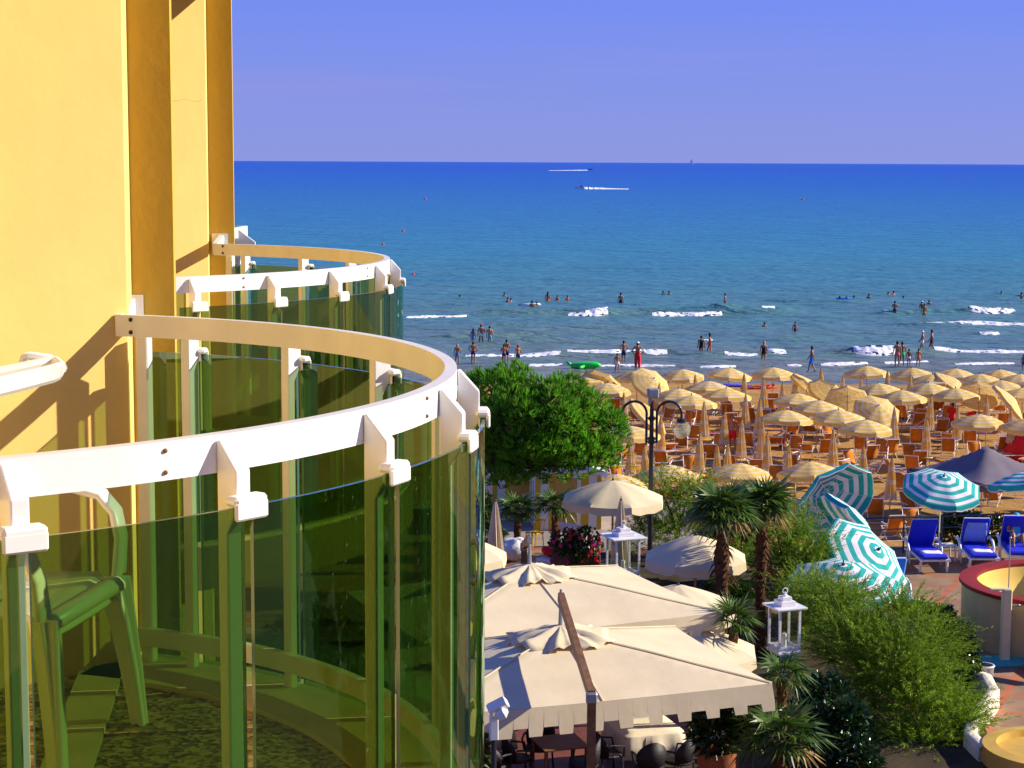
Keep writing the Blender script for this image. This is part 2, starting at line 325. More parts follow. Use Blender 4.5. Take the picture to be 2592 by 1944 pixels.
for g, x0, y0, x1, y1, h in FOAM:
    a, b = at(g, x0, y0, SEAZ), at(g, x1, y1, SEAZ); Ln = abs(b.x-a.x); k = int(Ln/.10)+2; prev = None
    for i in range(k):
        t = i/(k-1); x = a.x+(b.x-a.x)*t; y = a.y+(b.y-a.y)*t+.5*math.sin(x*.5+a.x)*.6
        nn = .85+.6*noise.noise(Vector((x*.7, y, 2)))+.42*noise.noise(Vector((x*2.3, y, 7)))
        ed = min(1, (Ln*min(t, 1-t)+.05)/min(3, Ln*.35)); hh = h*.38*min(1.1, max(0, nn))*ed**.7
        if hh < .02: prev = None; continue
        row = []
        for j in range(9):
            v = j/8; d = -.6-hh*4.5+v*(1.0+hh*4.5)
            prof = math.sin(math.pi*v)**.8*(.35+.65*v)
            row.append((x, y+d, sea_z(x, y+d)-.03+(.05+hh)*prof*(1+.45*noise.noise(Vector((x*3.5, v*4, y))))+(.05*fr.random() if 0 < j < 8 else 0)*min(1, hh*4)))
        m.v += row; nb = len(m.v)-9
        if prev is not None:
            for q in range(8):
                if noise.noise(Vector((x*2.2, q*.55, y+9))) > -.22 or 2 < q < 5: m.f.append((prev+q, nb+q, nb+q+1, prev+q+1))
        prev = nb
m.m = [0]*len(m.f)
tag(m.build('wave_foam', FM, smooth=True), 'white foam along the breaking waves near the shore', 'foam', kind='stuff')
# ---------------------------------------------------------------- deck and terrace
DZ = 2.0
TILE = bpy.data.materials.new('terrace_paving'); TILE.use_nodes = True; n = TILE.node_tree; L = n.links; p = n.nodes['Principled BSDF']
tc = n.nodes.new('ShaderNodeTexCoord'); mp = n.nodes.new('ShaderNodeMapping'); mp.inputs['Rotation'].default_value = (0, 0, R_(24)); L.new(tc.outputs['Object'], mp.inputs[0])
bk = n.nodes.new('ShaderNodeTexBrick'); bk.offset = 0; bk.inputs['Scale'].default_value = .75; bk.inputs['Brick Width'].default_value = 1.1; bk.inputs['Row Height'].default_value = 1.0
bk.inputs['Color1'].default_value = (.30, .18, .095, 1); bk.inputs['Color2'].default_value = (.24, .145, .075, 1); bk.inputs['Mortar'].default_value = (.40, .12, .045, 1)
bk.inputs['Mortar Size'].default_value = .07; bk.inputs['Mortar Smooth'].default_value = .1
L.new(mp.outputs[0], bk.inputs['Vector'])
nz = n.nodes.new('ShaderNodeTexNoise'); nz.inputs['Scale'].default_value = 1.6; nz.inputs['Detail'].default_value = 8; L.new(tc.outputs['Object'], nz.inputs['Vector'])
hs = n.nodes.new('ShaderNodeHueSaturation'); mr = n.nodes.new('ShaderNodeMapRange'); mr.inputs[1].default_value = .3; mr.inputs[2].default_value = .7; mr.inputs[3].default_value = .75; mr.inputs[4].default_value = 1.25
L.new(nz.outputs['Fac'], mr.inputs[0]); L.new(mr.outputs[0], hs.inputs['Value']); L.new(bk.outputs['Color'], hs.inputs['Color']); L.new(hs.outputs[0], p.inputs['Base Color'])
p.inputs['Roughness'].default_value = .8
m = MB(); m.prism([(-30, 29), (60, 29), (60, 54.2), (9, 52.6), (-30, 51.4)], -.5, DZ)
tag(m.build('pavement', TILE), kind='structure')
m = MB(); m.prism([(-30, -20), (70, -20), (70, 29), (-30, 29)], -.5, DZ-.004); tag(m.build('unseen_garden_lawn', mat('lawn_grass', (.030, .065, .012), .9, .3, 1.2, .5, .1)), kind='structure')  # out of view; added as dark ground to cut bounce onto the facade
EARTH = mat('dark_soil', (.06, .045, .025), .95, .3, 2, .5, .1)
m = MB(); m.prism([(1.2, 30.5), (8.6, 30.8), (9.7, 38), (8.5, 44), (6.0, 50), (2.0, 51.3), (2.6, 44), (5.2, 38)], DZ-.2, DZ+.12)
tag(m.build('garden_soil', EARTH), kind='structure')
# ================================================================ HOTEL (lengths in u: u = UNIT metres, origin at the camera)
UN = .56
def U(x, y, z): return (x*UN, y*UN, CAMZ+z*UN)
def V2(x, y): return Vector((x, y))
def ux(px, py, dep):
    d = ray(px*1.1718, py*1.1718); return V2(d.x/d.y*dep, dep)
n_ = V2(.994, .111); u_ = V2(-.111, .994); w_ = V2(-math.cos(R_(40)), -math.sin(R_(40)))
C1 = ux(276, 760, 10.29); O1 = C1+n_*.240
C2 = ux(449, 540, 19.36); O2 = C2+n_*.262
C0 = C1+(C1-C2); O0 = C0+n_*.245
TH = .16
hotel = thing('hotel_building', 'yellow plastered hotel facade with tall rough pillars and curved balconies', 'building', (C1.x*UN, C1.y*UN, DZ))
def hb(mb, name, mt, smooth=False):
    h0 = Vector((C1.x*UN, C1.y*UN, DZ)); mb.v = [tuple(Vector(v)-h0) for v in mb.v]
    return mb.build(name, mt, hotel, smooth)
N1, N0 = C1+u_*2.75, C0+u_*2.75
poly = [C2+u_*(TH+.3), C2, C2+w_*2.5, N1-n_*1.9, N1, C1+u_*(TH+.3), C1, C1+w_*2.5, N0-n_*1.9, N0, C0+u_*(TH+.3), C0, C0-u_*14, C0-u_*14-n_*9, C2+u_*(TH+.3)-n_*9]
m = MB(); m.prism([(q.x*UN, q.y*UN) for q in poly], -.4, 19.5); hb(m, 'wall', YEL)
PIL_SHADED = mat('shaded_pillar_plaster', (.54, .365, .06), .9, .03, 5, .25, .2, dist=.02)  # same yellow paint as the walls, darkened: shade put into the colour
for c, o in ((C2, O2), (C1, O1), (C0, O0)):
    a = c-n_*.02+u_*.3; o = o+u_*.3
    m = MB(); m.prism([(q.x*UN, q.y*UN) for q in (a, o, o+u_*TH, a+u_*TH)], -.4, 19.4); hb(m, 'pillar', PIL_SHADED)
weather(PIL_SHADED, .05, .2)
TERR = bpy.data.materials.new('pebble_terrazzo'); TERR.use_nodes = True; n = TERR.node_tree; L = n.links; p = n.nodes['Principled BSDF']
tc = n.nodes.new('ShaderNodeTexCoord'); vo = n.nodes.new('ShaderNodeTexVoronoi'); vo.inputs['Scale'].default_value = 62; L.new(tc.outputs['Object'], vo.inputs['Vector'])
cr = n.nodes.new('ShaderNodeValToRGB'); e = cr.color_ramp.elements; e[0].color = (.05, .025, .012, 1); e[1].color = (.62, .42, .22, 1); q = e.new(.45); q.color = (.30, .17, .07, 1)
sx = n.nodes.new('ShaderNodeSeparateColor'); L.new(vo.outputs['Color'], sx.inputs[0]); L.new(sx.outputs[0], cr.inputs[0]); L.new(cr.outputs[0], p.inputs['Base Color']); p.inputs['Roughness'].default_value = .6
STONE = mat('pale_sill_stone', (.62, .50, .30), .6, .1, 5, .1, .3)
GLS = glass_mat('green_tinted_glass', (.455, .575, .325), 1.8, (.7, 1, .75))
GED = mat('glass_edge', (.05, .13, .12), .1, .05, 5, 0, .8)
ZF = -2.85
def arc(c, R, t0, t1, k): return [V2(c.x+R*math.cos(R_(t0+(t1-t0)*i/k)), c.y+R*math.sin(R_(t0+(t1-t0)*i/k))) for i in range(k+1)]
def shell(m, c, r0, r1, z0, z1, t0, t1, k):
    a, b = arc(c, r0, t0, t1, k), arc(c, r1, t0, t1, k)
    for i in range(k+1): m.v += [U(*a[i], z0), U(*b[i], z0), U(*b[i], z1), U(*a[i], z1)]
    o = len(m.v)-4*(k+1); mi = m.mi
    for i in range(k):
        p_, q_ = o+4*i, o+4*i+4
        m.f += [(p_, p_+1, q_+1, q_), (p_+2, p_+3, q_+3, q_+2), (p_+1, p_+2, q_+2, q_+1), (p_+3, p_, q_, q_+3)]
        m.m += [1, 1, 0, 0] if mi == 9 else [mi]*4
    m.f += [(o, o+3, o+2, o+1), (o+4*k, o+4*k+1, o+4*k+2, o+4*k+3)]; m.m += [1, 1] if mi == 9 else [mi]*2
def slab(c, R, wend, nin, zz, border=True):
    ps = arc(c, R+.20, 78, -68, 40)
    cc = wend-w_*2.5
    pl = ps+[nin+n_*.2, nin-n_*2.3, wend+w_*.4-n_*.2, cc-n_*.4, cc+u_*.08]
    m = MB(); m.prism([(q.x*UN, q.y*UN) for q in pl], CAMZ+(zz-.32)*UN, CAMZ+zz*UN); m.m = [1]*(len(m.f)-2)+[1, 0]; hb(m, 'balcony_slab', [TERR if border else WHT, mat('slab_edge_brown', (.22, .16, .06), .8, .1, 3)])  # sides and underside in one dark brown, darker than the walls
    if border:
        m = MB(); shell(m, c, R-.36, R+.17, zz+.002, zz+.03, 74, -64, 40)
        a = nin+u_*.0-n_*.12; b = wend-w_*2.45
        m.bar(Vector(U(*(a), zz+.012)), Vector(U(*(b-n_*.12), zz+.012)), .24*UN, .036*UN)
        hb(m, 'sill', STONE)
cA, RA = V2(-3.068, 7.58), 2.84
cB, RB = V2(-4.27, 16.22), 3.19
slab(cA, RA, C1+w_*2.5, N0, ZF); slab(cB, RB, C2+w_*2.5, N1, ZF)
for k in (1,):
    slab(cA, RA, C1+w_*2.5, N0, ZF+4.95*k, False); slab(cB, RB, C2+w_*2.5, N1, ZF+4.95*k, False)
def railing(label, c, R, te, tn, posts, fin):
    rt = thing('balcony_railing', label, 'railing', U(c.x+R*.9, c.y, ZF), 0, 'curved balcony railings')
    h0 = Vector(rt.location)
    def bd(m, name, mt, par=rt, smooth=False):
        m.v = [tuple(Vector(v)-h0) for v in m.v]; o = m.build(name, mt, par, False)
        if smooth: smooth_by_angle(o, 35)
        return o
    m = MB(); shell(m, c, R-.05, R, -.97, -.85, te, tn, 70); bd(m, 'handrail', WHT, smooth=True)
    m = MB(); shell(m, c, R-.045, R, -2.72, -2.62, te-2, tn+2, 60); bd(m, 'lower_rail', WHT, smooth=True)
    # end brackets: strut from each rail end to a plate on the wall
    for tt, dr in ((te, 1), (tn, -1)):
        e = V2(c.x+(R-.025)*math.cos(R_(tt)), c.y+(R-.025)*math.sin(R_(tt)))
        ln = (fin+u_*.3-e).dot(u_) if dr > 0 else .8
        tgt = e+u_*dr*max(ln-.012, .1)+n_*.05
        m = MB(); a, b = Vector(U(*e, -.905)), Vector(U(*tgt, -.84)); m.bar(a, b, .05*UN, .115*UN); br = bd(m, 'end_bracket', WHT)
        m = MB(); m.box(Vector(U(*(tgt-u_*dr*.006-n_*.02), -.84)), (.17*UN, .022*UN, .15*UN), math.atan2(u_.y, u_.x)-math.pi/2); bd(m, 'wall_plate', WHT, br)
        for dz in (-.035, .035):
            q = V2(c.x+(R-.053)*math.cos(R_(tt)+(-.035 if dr > 0 else .035)), c.y+(R-.053)*math.sin(R_(tt)+(-.035 if dr > 0 else .035)))
            m = MB(); m.sphere(U(*q, -.91+dz), .012*UN, 8); bd(m, 'screw', DARKM, br)
    for t in posts:
        rd = V2(math.cos(R_(t)), math.sin(R_(t))); tg = V2(-rd.y, rd.x); hw = .029
        prof = [(R+.003, -.865), (R+.015, -.865), (R+.095, -.955), (R+.095, -1.05), (R+.088, -1.09), (R+.05, -1.16), (R+.05, -2.98), (R+.003, -2.98)]
        vs = [U(*(c+rd*r+tg*s_*hw), z) for s_ in (-1, 1) for r, z in prof]; k = len(prof)
        m = MB(); m.add(vs, [tuple(range(k)), tuple(range(2*k-1, k-1, -1))]+[(i, k+i, k+(i+1) % k, (i+1) % k) for i in range(k)])
        rz = math.atan2(rd.y, rd.x)
        po = bd(m, 'post', WHT)
        mod = po.modifiers.new('edge', 'BEVEL'); mod.width = .004; mod.segments = 2; mod.limit_method = 'ANGLE'
        m = MB()
        m.box(U(*(c+rd*(R+.108)), -1.045), (.06*UN, .135*UN, .032*UN), rz, bev=.006)
        m.box(U(*(c+rd*(R+.130)), -1.075), (.018*UN, .135*UN, .060*UN), rz, bev=.004)
        m.box(U(*(c+rd*(R+.095)), -1.075), (.010*UN, .085*UN, .06*UN), rz, bev=.003)
        bd(m, 'glass_clamp', WPL, po)
    q = V2(c.x+(R+.035)*math.cos(R_(te-2.6)), c.y+(R+.035)*math.sin(R_(te-2.6)))
    m = MB(); m.box(U(*q, -1.91), (.06*UN, .075*UN, 1.88*UN), R_(te-2.6), bev=.004); bd(m, 'end_post', WHT)
    for t in (posts[-2]-4.5, posts[-4]-4, posts[3]-5):      # riveted joints with rust
        for dz in (-.035, .032):
            m = MB(); q = V2(c.x+(R+.002)*math.cos(R_(t)), c.y+(R+.002)*math.sin(R_(t))); m.sphere(U(*q, -.91+dz), .0075*UN, 8)
            bd(m, 'rivet', mat('rusty_rivet', (.22, .10, .03), .8), rt)
    ends = [te-1]+sorted(posts, reverse=True)+[tn+1]
    for a, b in zip(ends[:-1], ends[1:]):
        m = MB(); m.mi = 9; shell(m, c, R+.103, R+.118, -3.0, -1.065, a-.35, b+.35, 8)
        o = bd(m, 'glass_pane', [GLS, GED], smooth=True)
POSTS = [63.5, 49, 33.5, 18, 2.8, -10.6, -25.4, -40.4, -55.2]
railing('nearest white curved balcony railing with green glass panes beside white chair', cA, RA, 71.9, -62, POSTS, C1)
railing('farther white curved balcony railing with green glass beyond the wide pillar', cB, RB, 67.8, -57.5, [62, 48, 33.5, 19, 4.3, -12, -27.8, -40.8, -53.4], C2)
# railing end beyond the last pillar
rt = thing('railing_end', 'short white railing end with gusset sticking out beyond the last pillar', 'railing', U(-3.55, 23.2, ZF))
h0 = Vector(rt.location)
def bd(m, name, mt, par=rt):
    m.v = [tuple(Vector(v)-h0) for v in m.v]; return m.build(name, mt, par)
a0 = pt(*S('D', 507, 518), CAMZ-.97*UN); b0 = pt(*S('D', 533, 494), CAMZ-.85*UN)
a = V2(-3.62, 22.6); b = V2(-3.50, 24.4)
m = MB(); m.bar(U(-3.64, 21.4, -.91), U(-3.50, 24.3, -.91), .06*UN, .13*UN); bd(m, 'handrail', WHT)
m = MB(); m.bar(U(-3.50, 24.3, -.91), U(-3.78, 24.35, -.91), .05*UN, .13*UN); bd(m, 'end_bracket', WHT)
m = MB(); vs = [U(-3.46+dx, 23.4+dy, z) for dy in (0, .06) for dx, z in ((0, -.86), (.21, -1.02), (.21, -1.16), (0, -1.16))]
m.add(vs, [(0, 1, 2, 3), (7, 6, 5, 4)]+[(i, i+4, (i+1) % 4+4, (i+1) % 4) for i in range(4)]); bd(m, 'gusset', WHT)
m = MB(); m.bar(U(-3.66, 21.2, -2.9), U(-3.5, 24.4, -2.9), .3*UN, .2*UN); bd(m, 'slab', WHT)
m = MB(); m.bar(U(-3.475, 23.43, -.97), U(-3.475, 23.43, -2.85), .07*UN, .07*UN, (1, 0, 0)); bd(m, 'post', WHT)
# ================================================================ PROTOTYPES
UPOLE = mat('umbrella_pole', (.45, .30, .16), .5, .1, 6, 0, .3)
def canopy(m, R, H, bands, valance, n=8, sag=.03, scal=.03, edge=1):
    """bands: list of (outer radius fraction, material index); n ribs"""
    rs = [0]; mi = []
    for r, k in bands:
        a = rs[-1]; st = max(1, int((r-a)/.14+.5))
        for i in range(st): rs.append(a+(r-a)*(i+1)/st); mi.append(k)
    seg = 4; N = n*seg; vs = []
    for r in rs:
        for j in range(N):
            a = 2*math.pi*j/N; t = abs((j % seg)/seg-.5)*2            # 1 on a rib, 0 mid panel
            pol = math.cos(math.pi/n)/math.cos(((j % seg)/seg-.5)*2*math.pi/n)
            rr = R*r*pol/math.cos(0)
            z = H*(1-(.55*r+.45*r*r))-sag*r*(1-t*t)*(.4+.6*r)
            vs.append((rr*math.cos(a), rr*math.sin(a), z))
    b = len(m.v); m.v += vs
    for i in range(len(rs)-1):
        for j in range(N):
            q = (b+i*N+j, b+(i+1)*N+j, b+(i+1)*N+(j+1) % N, b+i*N+(j+1) % N)
            m.f.append(q if i else q[1:3]+(b,)); m.m.append(mi[i])
    if valance:
        o = b+(len(rs)-1)*N; lo = len(m.v)
        for j in range(N):
            v = m.v[o+j]; t = abs((j % seg)/seg-.5)*2
            m.v.append((v[0]*1.012, v[1]*1.012, v[2]-valance*(.75+.25*((j % 2)))-scal*(1-t)))
        lo2 = len(m.v)
        for j in range(N):
            v = m.v[lo+j]; m.v.append((v[0]*1.003, v[1]*1.003, v[2]-.035))
        for j in range(N):
            m.f.append((o+j, lo+j, lo+(j+1) % N, o+(j+1) % N)); m.m.append(mi[-1])
            m.f.append((lo+j, lo2+j, lo2+(j+1) % N, lo+(j+1) % N)); m.m.append(edge)
YB = [(.10, 1), (.2, 0), (.26, 1), (.44, 0), (.50, 1), (.66, 0), (.72, 1), (.88, 0), (.93, 1), (1, 0)]
TB = [(.08, 1), (.2, 0), (.32, 1), (.43, 0), (.55, 1), (.66, 0), (.77, 1), (.88, 0), (.96, 1), (1, 0)]
def make_open(name, label, R, H, bands, mats, hz=1.75, top=2.3, n=8, val=.13, polemat=UPOLE, pr=.022, cat='parasol'):
    t = thing(name, label, cat)
    m = MB(); m.tube([(0, 0, -.15), (0, 0, hz)], pr); m.build('pole', polemat, t)
    m = MB(); m.tube([(0, 0, -.04), (0, 0, top-hz)], pr*.9)
    zz = top-hz-H
    c = MB(); canopy(c, R, H, bands, val, n); c.v = [(x, y, z+zz) for x, y, z in c.v]
    cn = smooth_by_angle(c.build('canopy', mats, t, loc=(0, 0, hz)), 28)
    st = m.build('upper_pole', polemat, cn)
    m = MB()
    for j in range(n):
        a = 2*math.pi*j/n
        m.tube([(0, 0, zz-.05), (.52*R*math.cos(a), .52*R*math.sin(a), zz+H*.54-.05)], .006, 5)
        m.tube([(.03*math.cos(a), .03*math.sin(a), zz+H-.03), (.5*R*math.cos(a), .5*R*math.sin(a), zz+H*.57-.02), (R*.985*math.cos(a), R*.985*math.sin(a), zz-.015)], .006, 5)
    m.build('ribs', polemat, cn)
    m = MB(); m.lathe([(.04, 0), (.035, .03), (.015, .05), (.012, .11), (0, .115)], 8, (0, 0, top-hz-.01)); m.build('cap', DARKM, cn)
    return t
def make_closed(name, label, mats, top=2.3, bot=.85, r=.17, polemat=UPOLE, tray=None):
    t = thing(name, label, 'parasol')
    m = MB(); m.tube([(0, 0, -.15), (0, 0, top+.05)], .022); m.build('pole', polemat, t)
    m = MB(); N = 20; k = 9; H = top-bot; vs = []
    for i in range(k+1):
        f = i/k; rr = .03+r*(f**.75)
        for j in range(N):
            a = 2*math.pi*j/N+.25*f; q = rr*(1.22 if j % 2 else .72)
            vs.append((q*math.cos(a), q*math.sin(a), top-H*f-(.05*(j % 3) if i == k else 0)))
    m.v = vs
    for i in range(k):
        for j in range(N):
            m.f.append((i*N+j, (i+1)*N+j, (i+1)*N+(j+1) % N, i*N+(j+1) % N)); m.m.append(1 if (i % 3 == 2 or (j//2) % 5 == 4) and len(mats) > 1 else 0)
    m.f.append(tuple(range(N))); m.m.append(0)
    smooth_by_angle(m.build('folded_canopy', mats, t), 60)
    m = MB(); m.lathe([(.03, 0), (.028, .03), (.01, .05), (.008, .10), (0, .105)], 8, (0, 0, top)); m.build('cap', DARKM, t)
    if tray:
        m = MB(); m.lathe([(.03, .0), (.30, .0), (.31, .025), (.30, .04), (.03, .045)], 14, (0, 0, .62)); m.build('tray_table', tray, t)
    return t
TRAY = mat('yellow_tray', (.80, .46, .04), .45, .05, 5, 0, .4)
# ---- deckchair: faces +y
def make_deckchair(mt=None):
    t = thing('deckchair', '', 'deckchair')
    m = MB()
    for s in (-.28, .28):
        m.tube([(s, .38, 0), (s, -.02, .42), (s, -.22, .62)], .014, 6); m.tube([(s, -.38, 0), (s, .02, .26), (s, .30, .44)], .014, 6)
        m.tube([(s, .30, .44), (s, -.17, .30), (s, -.50, .94)], .014, 6)
    for y, z in ((-.50, .94), (.30, .44), (-.38, .02), (.38, .02)): m.tube([(-.29, y, z), (.29, y, z)], .016 if z < .9 else .022, 6)
    m.build('frame', WHT, t)
    def cloth(name, p0, p1, sagv):
        m = MB(); k = 6
        for i in range(k+1):
            f = i/k; y = p0[0]+(p1[0]-p0[0])*f; z = p0[1]+(p1[1]-p0[1])*f; sg = sagv*4*f*(1-f)
            for x in (-.265, 0, .265): m.v.append((x, y, z-sg-(.012 if x == 0 else 0)))
        m.f = [(i*3+j, i*3+j+1, i*3+j+4, i*3+j+3) for i in range(k) for j in range(2)]; m.m = [0]*len(m.f)
        o = m.build(name, mt or ORG, t, True); md = o.modifiers.new('s', 'SOLIDIFY'); md.thickness = .008
    cloth('seat', (.30, .44), (-.17, .30), .05); cloth('backrest', (-.17, .30), (-.50, .95), .04)
    for s in (-.29, .29):
        m = MB(); m.box((s, .02, .585), (.045, .46, .025), bev=.008); m.build('armrest', WPL, t)
    return t
def make_sunbed():
    t = thing('sunbed', '', 'sunbed')
    m = MB()
    for s in (-.3, .3):
        m.tube([(s, -.9, .33), (s, .9, .33)], .016, 6)
        for y in (-.72, .72): m.tube([(s, y, 0), (s, y, .33)], .014, 6)
    for y in (-.9, .9, -.72, .72): m.tube([(-.3, y, .33), (.3, y, .33)], .016, 6)
    m.tube([(-.3, -.35, .33), (-.3, -.85, .66)], .014, 6); m.tube([(.3, -.35, .33), (.3, -.85, .66)], .014, 6); m.tube([(-.3, -.85, .66), (.3, -.85, .66)], .018, 6)
    m.build('frame', WHT, t)
    m = MB(); m.add([(-.28, .88, .345), (.28, .88, .345), (.28, .2, .325), (-.28, .2, .325), (.28, -.35, .335), (-.28, -.35, .335)], [(0, 3, 2, 1), (3, 5, 4, 2)])
    o = m.build('bed_canvas', ORG, t); o.modifiers.new('s', 'SOLIDIFY').thickness = .01
    m = MB(); m.add([(-.28, -.35, .335), (.28, -.35, .335), (.28, -.85, .67), (-.28, -.85, .67)], [(0, 1, 2, 3)])
    o = m.build('headrest', ORG, t); o.modifiers.new('s', 'SOLIDIFY').thickness = .01
    return t
# ---- people: one skinned body per pose, clothing lifted off it
BODY = ['pel', 'spi', 'che', 'nec', 'hea', 'top']
RAD = dict(pel=.072, spi=.062, che=.072, nec=.03, hea=.047, fac=.049, top=.034, sh=.037, el=.025, wr=.018, ha=.022, fi=.010, hi=.056, kn=.036, an=.022, to=.018)
EDGES = [('pel', 'spi'), ('spi', 'che'), ('che', 'nec'), ('nec', 'hea'), ('hea', 'fac'), ('fac', 'top')]+[(a+s if a in ('sh', 'el', 'wr', 'ha', 'hi', 'kn', 'an') else a, b+s) for s in 'LR' for a, b in
        (('che', 'sh'), ('sh', 'el'), ('el', 'wr'), ('wr', 'ha'), ('ha', 'fi'), ('pel', 'hi'), ('hi', 'kn'), ('kn', 'an'), ('an', 'to'))]
def pose(**k):
    P = dict(pel=(0, 0, .52), spi=(0, .005, .62), che=(0, 0, .735), nec=(0, .0, .835), hea=(0, .006, .885), fac=(0, .012, .93), top=(0, .004, .972))
    for s, q in (('L', -1), ('R', 1)):
        P.update({'sh'+s: (q*.105, 0, .80), 'el'+s: (q*.135, -.015, .64), 'wr'+s: (q*.15, .02, .50), 'ha'+s: (q*.152, .03, .455), 'fi'+s: (q*.15, .04, .405),
                  'hi'+s: (q*.05, 0, .49), 'kn'+s: (q*.06, .012, .28), 'an'+s: (q*.065, -.012, .045), 'to'+s: (q*.07, .065, .016)})
    P.update(k); return {a: Vector(b) for a, b in P.items()}
POSES = dict(
    stand=pose(), stand2=pose(knL=(-.075, .02, .28), anL=(-.11, .01, .045), toL=(-.125, .085, .016), elR=(.15, .03, .64), wrR=(.12, .10, .56), haR=(.10, .13, .55), fiR=(.08, .165, .55)),
    hips=pose(elL=(-.20, -.035, .665), elR=(.20, -.035, .665), wrL=(-.125, .01, .555), wrR=(.125, .01, .555), haL=(-.10, .035, .54), haR=(.10, .035, .54), fiL=(-.085, .06, .53), fiR=(.085, .06, .53)),
    folded=pose(elL=(-.15, .02, .65), elR=(.15, .02, .65), wrL=(-.03, .10, .68), wrR=(.03, .11, .66), haL=(.02, .105, .69), haR=(-.02, .115, .67), fiL=(.06, .10, .69), fiR=(-.06, .105, .67)),
    walk=pose(knL=(-.055, .075, .285), anL=(-.06, .115, .05), toL=(-.06, .19, .03), knR=(.055, -.015, .275), anR=(.06, -.14, .075), toR=(.062, -.075, .02), elL=(-.13, -.07, .65), wrL=(-.14, -.08, .51), haL=(-.14, -.075, .47), fiL=(-.14, -.065, .42),
              elR=(.13, .05, .65), wrR=(.135, .13, .53), haR=(.13, .155, .495), fiR=(.125, .18, .45)),
    armsout=pose(elL=(-.24, .0, .80), wrL=(-.36, .01, .82), haL=(-.40, .01, .825), fiL=(-.45, .015, .825), elR=(.24, .0, .80), wrR=(.36, .01, .82), haR=(.40, .01, .825), fiR=(.45, .015, .825)),
    sit=pose(pel=(0, 0, .075), spi=(0, -.03, .17), che=(0, -.045, .285), nec=(0, -.03, .385), hea=(0, -.015, .435), fac=(0, .0, .48), top=(0, -.01, .522), shL=(-.105, -.04, .35), shR=(.105, -.04, .35), elL=(-.14, -.07, .2), elR=(.14, .06, .23),
             wrL=(-.17, -.13, .07), haL=(-.18, -.14, .03), fiL=(-.19, -.19, .015), wrR=(.10, .17, .25), haR=(.09, .20, .26), fiR=(.08, .24, .25), hiL=(-.055, .02, .075), hiR=(.055, .02, .075), knL=(-.08, .19, .2), knR=(.08, .2, .22), anL=(-.08, .32, .045), anR=(.08, .3, .045), toL=(-.085, .39, .02), toR=(.085, .37, .02)),
    lie=pose(pel=(0, 0, .075), spi=(0, -.10, .075), che=(0, -.21, .085), nec=(0, -.315, .08), hea=(0, -.365, .085), fac=(0, -.41, .09), top=(0, -.452, .09), shL=(-.105, -.28, .075), shR=(.105, -.28, .075), elL=(-.16, -.14, .05), elR=(.16, -.14, .05), wrL=(-.16, 0, .04), wrR=(.16, 0, .04), haL=(-.155, .045, .035), haR=(.155, .045, .035), fiL=(-.15, .095, .03), fiR=(.15, .095, .03),
             hiL=(-.05, .03, .07), hiR=(.05, .03, .07), knL=(-.065, .24, .085), knR=(.065, .24, .07), anL=(-.065, .475, .045), anR=(.07, .475, .045), toL=(-.08, .5, .1), toR=(.085, .5, .1)),
    bend=pose(pel=(0, -.02, .50), spi=(0, .04, .59), che=(0, .13, .66), nec=(0, .215, .70), hea=(0, .26, .71), fac=(0, .30, .70), top=(0, .335, .685), shL=(-.10, .18, .67), shR=(.10, .18, .67), elL=(-.12, .22, .52), elR=(.12, .22, .52), wrL=(-.1, .27, .39), wrR=(.1, .27, .39), haL=(-.09, .29, .35), haR=(.09, .29, .35), fiL=(-.08, .3, .3), fiR=(.08, .3, .3)),
)
DG = None
BODYM = {}
def body_mesh(ps):
    if ps in BODYM: return BODYM[ps]
    P = POSES[ps]; names = list(P); idx = {n_k: i for i, n_k in enumerate(names)}
    me = bpy.data.meshes.new('pose'); me.from_pydata([P[k] for k in names], [(idx[a], idx[b]) for a, b in EDGES], [])
    ob = bpy.data.objects.new('pose', me); C.objects.link(ob)
    ob.modifiers.new('k', 'SKIN')
    for k, i in idx.items():
        r = RAD.get(k, None) or RAD[k[:-1]]
        sv = me.skin_vertices[0].data[i]; sv.radius = (r*(1.18 if k in ('pel', 'che', 'spi') else 1), r*(.86 if k in ('pel', 'che', 'spi') else 1)); sv.use_root = (k == 'pel')
    sd = ob.modifiers.new('s', 'SUBSURF'); sd.levels = 1; sd.render_levels = 1
    ev = ob.evaluated_get(bpy.context.evaluated_depsgraph_get()); m2 = bpy.data.meshes.new_from_object(ev)
    m2.polygons.foreach_set('use_smooth', [True]*len(m2.polygons))
    C.objects.unlink(ob); bpy.data.objects.remove(ob)
    # nearest bone of every vertex
    seg = [(a, b, P[a], P[b]) for a, b in EDGES]; near = []
    for v in m2.vertices:
        best = None
        for a, b, p0, p1 in seg:
            d = p1-p0; t = max(0, min(1, (v.co-p0).dot(d)/d.length_squared)); q = (v.co-p0-d*t).length
            if best is None or q < best[0]: best = (q, a, b, t)
        near.append(best[1:])
    BODYM[ps] = (m2, near); return BODYM[ps]
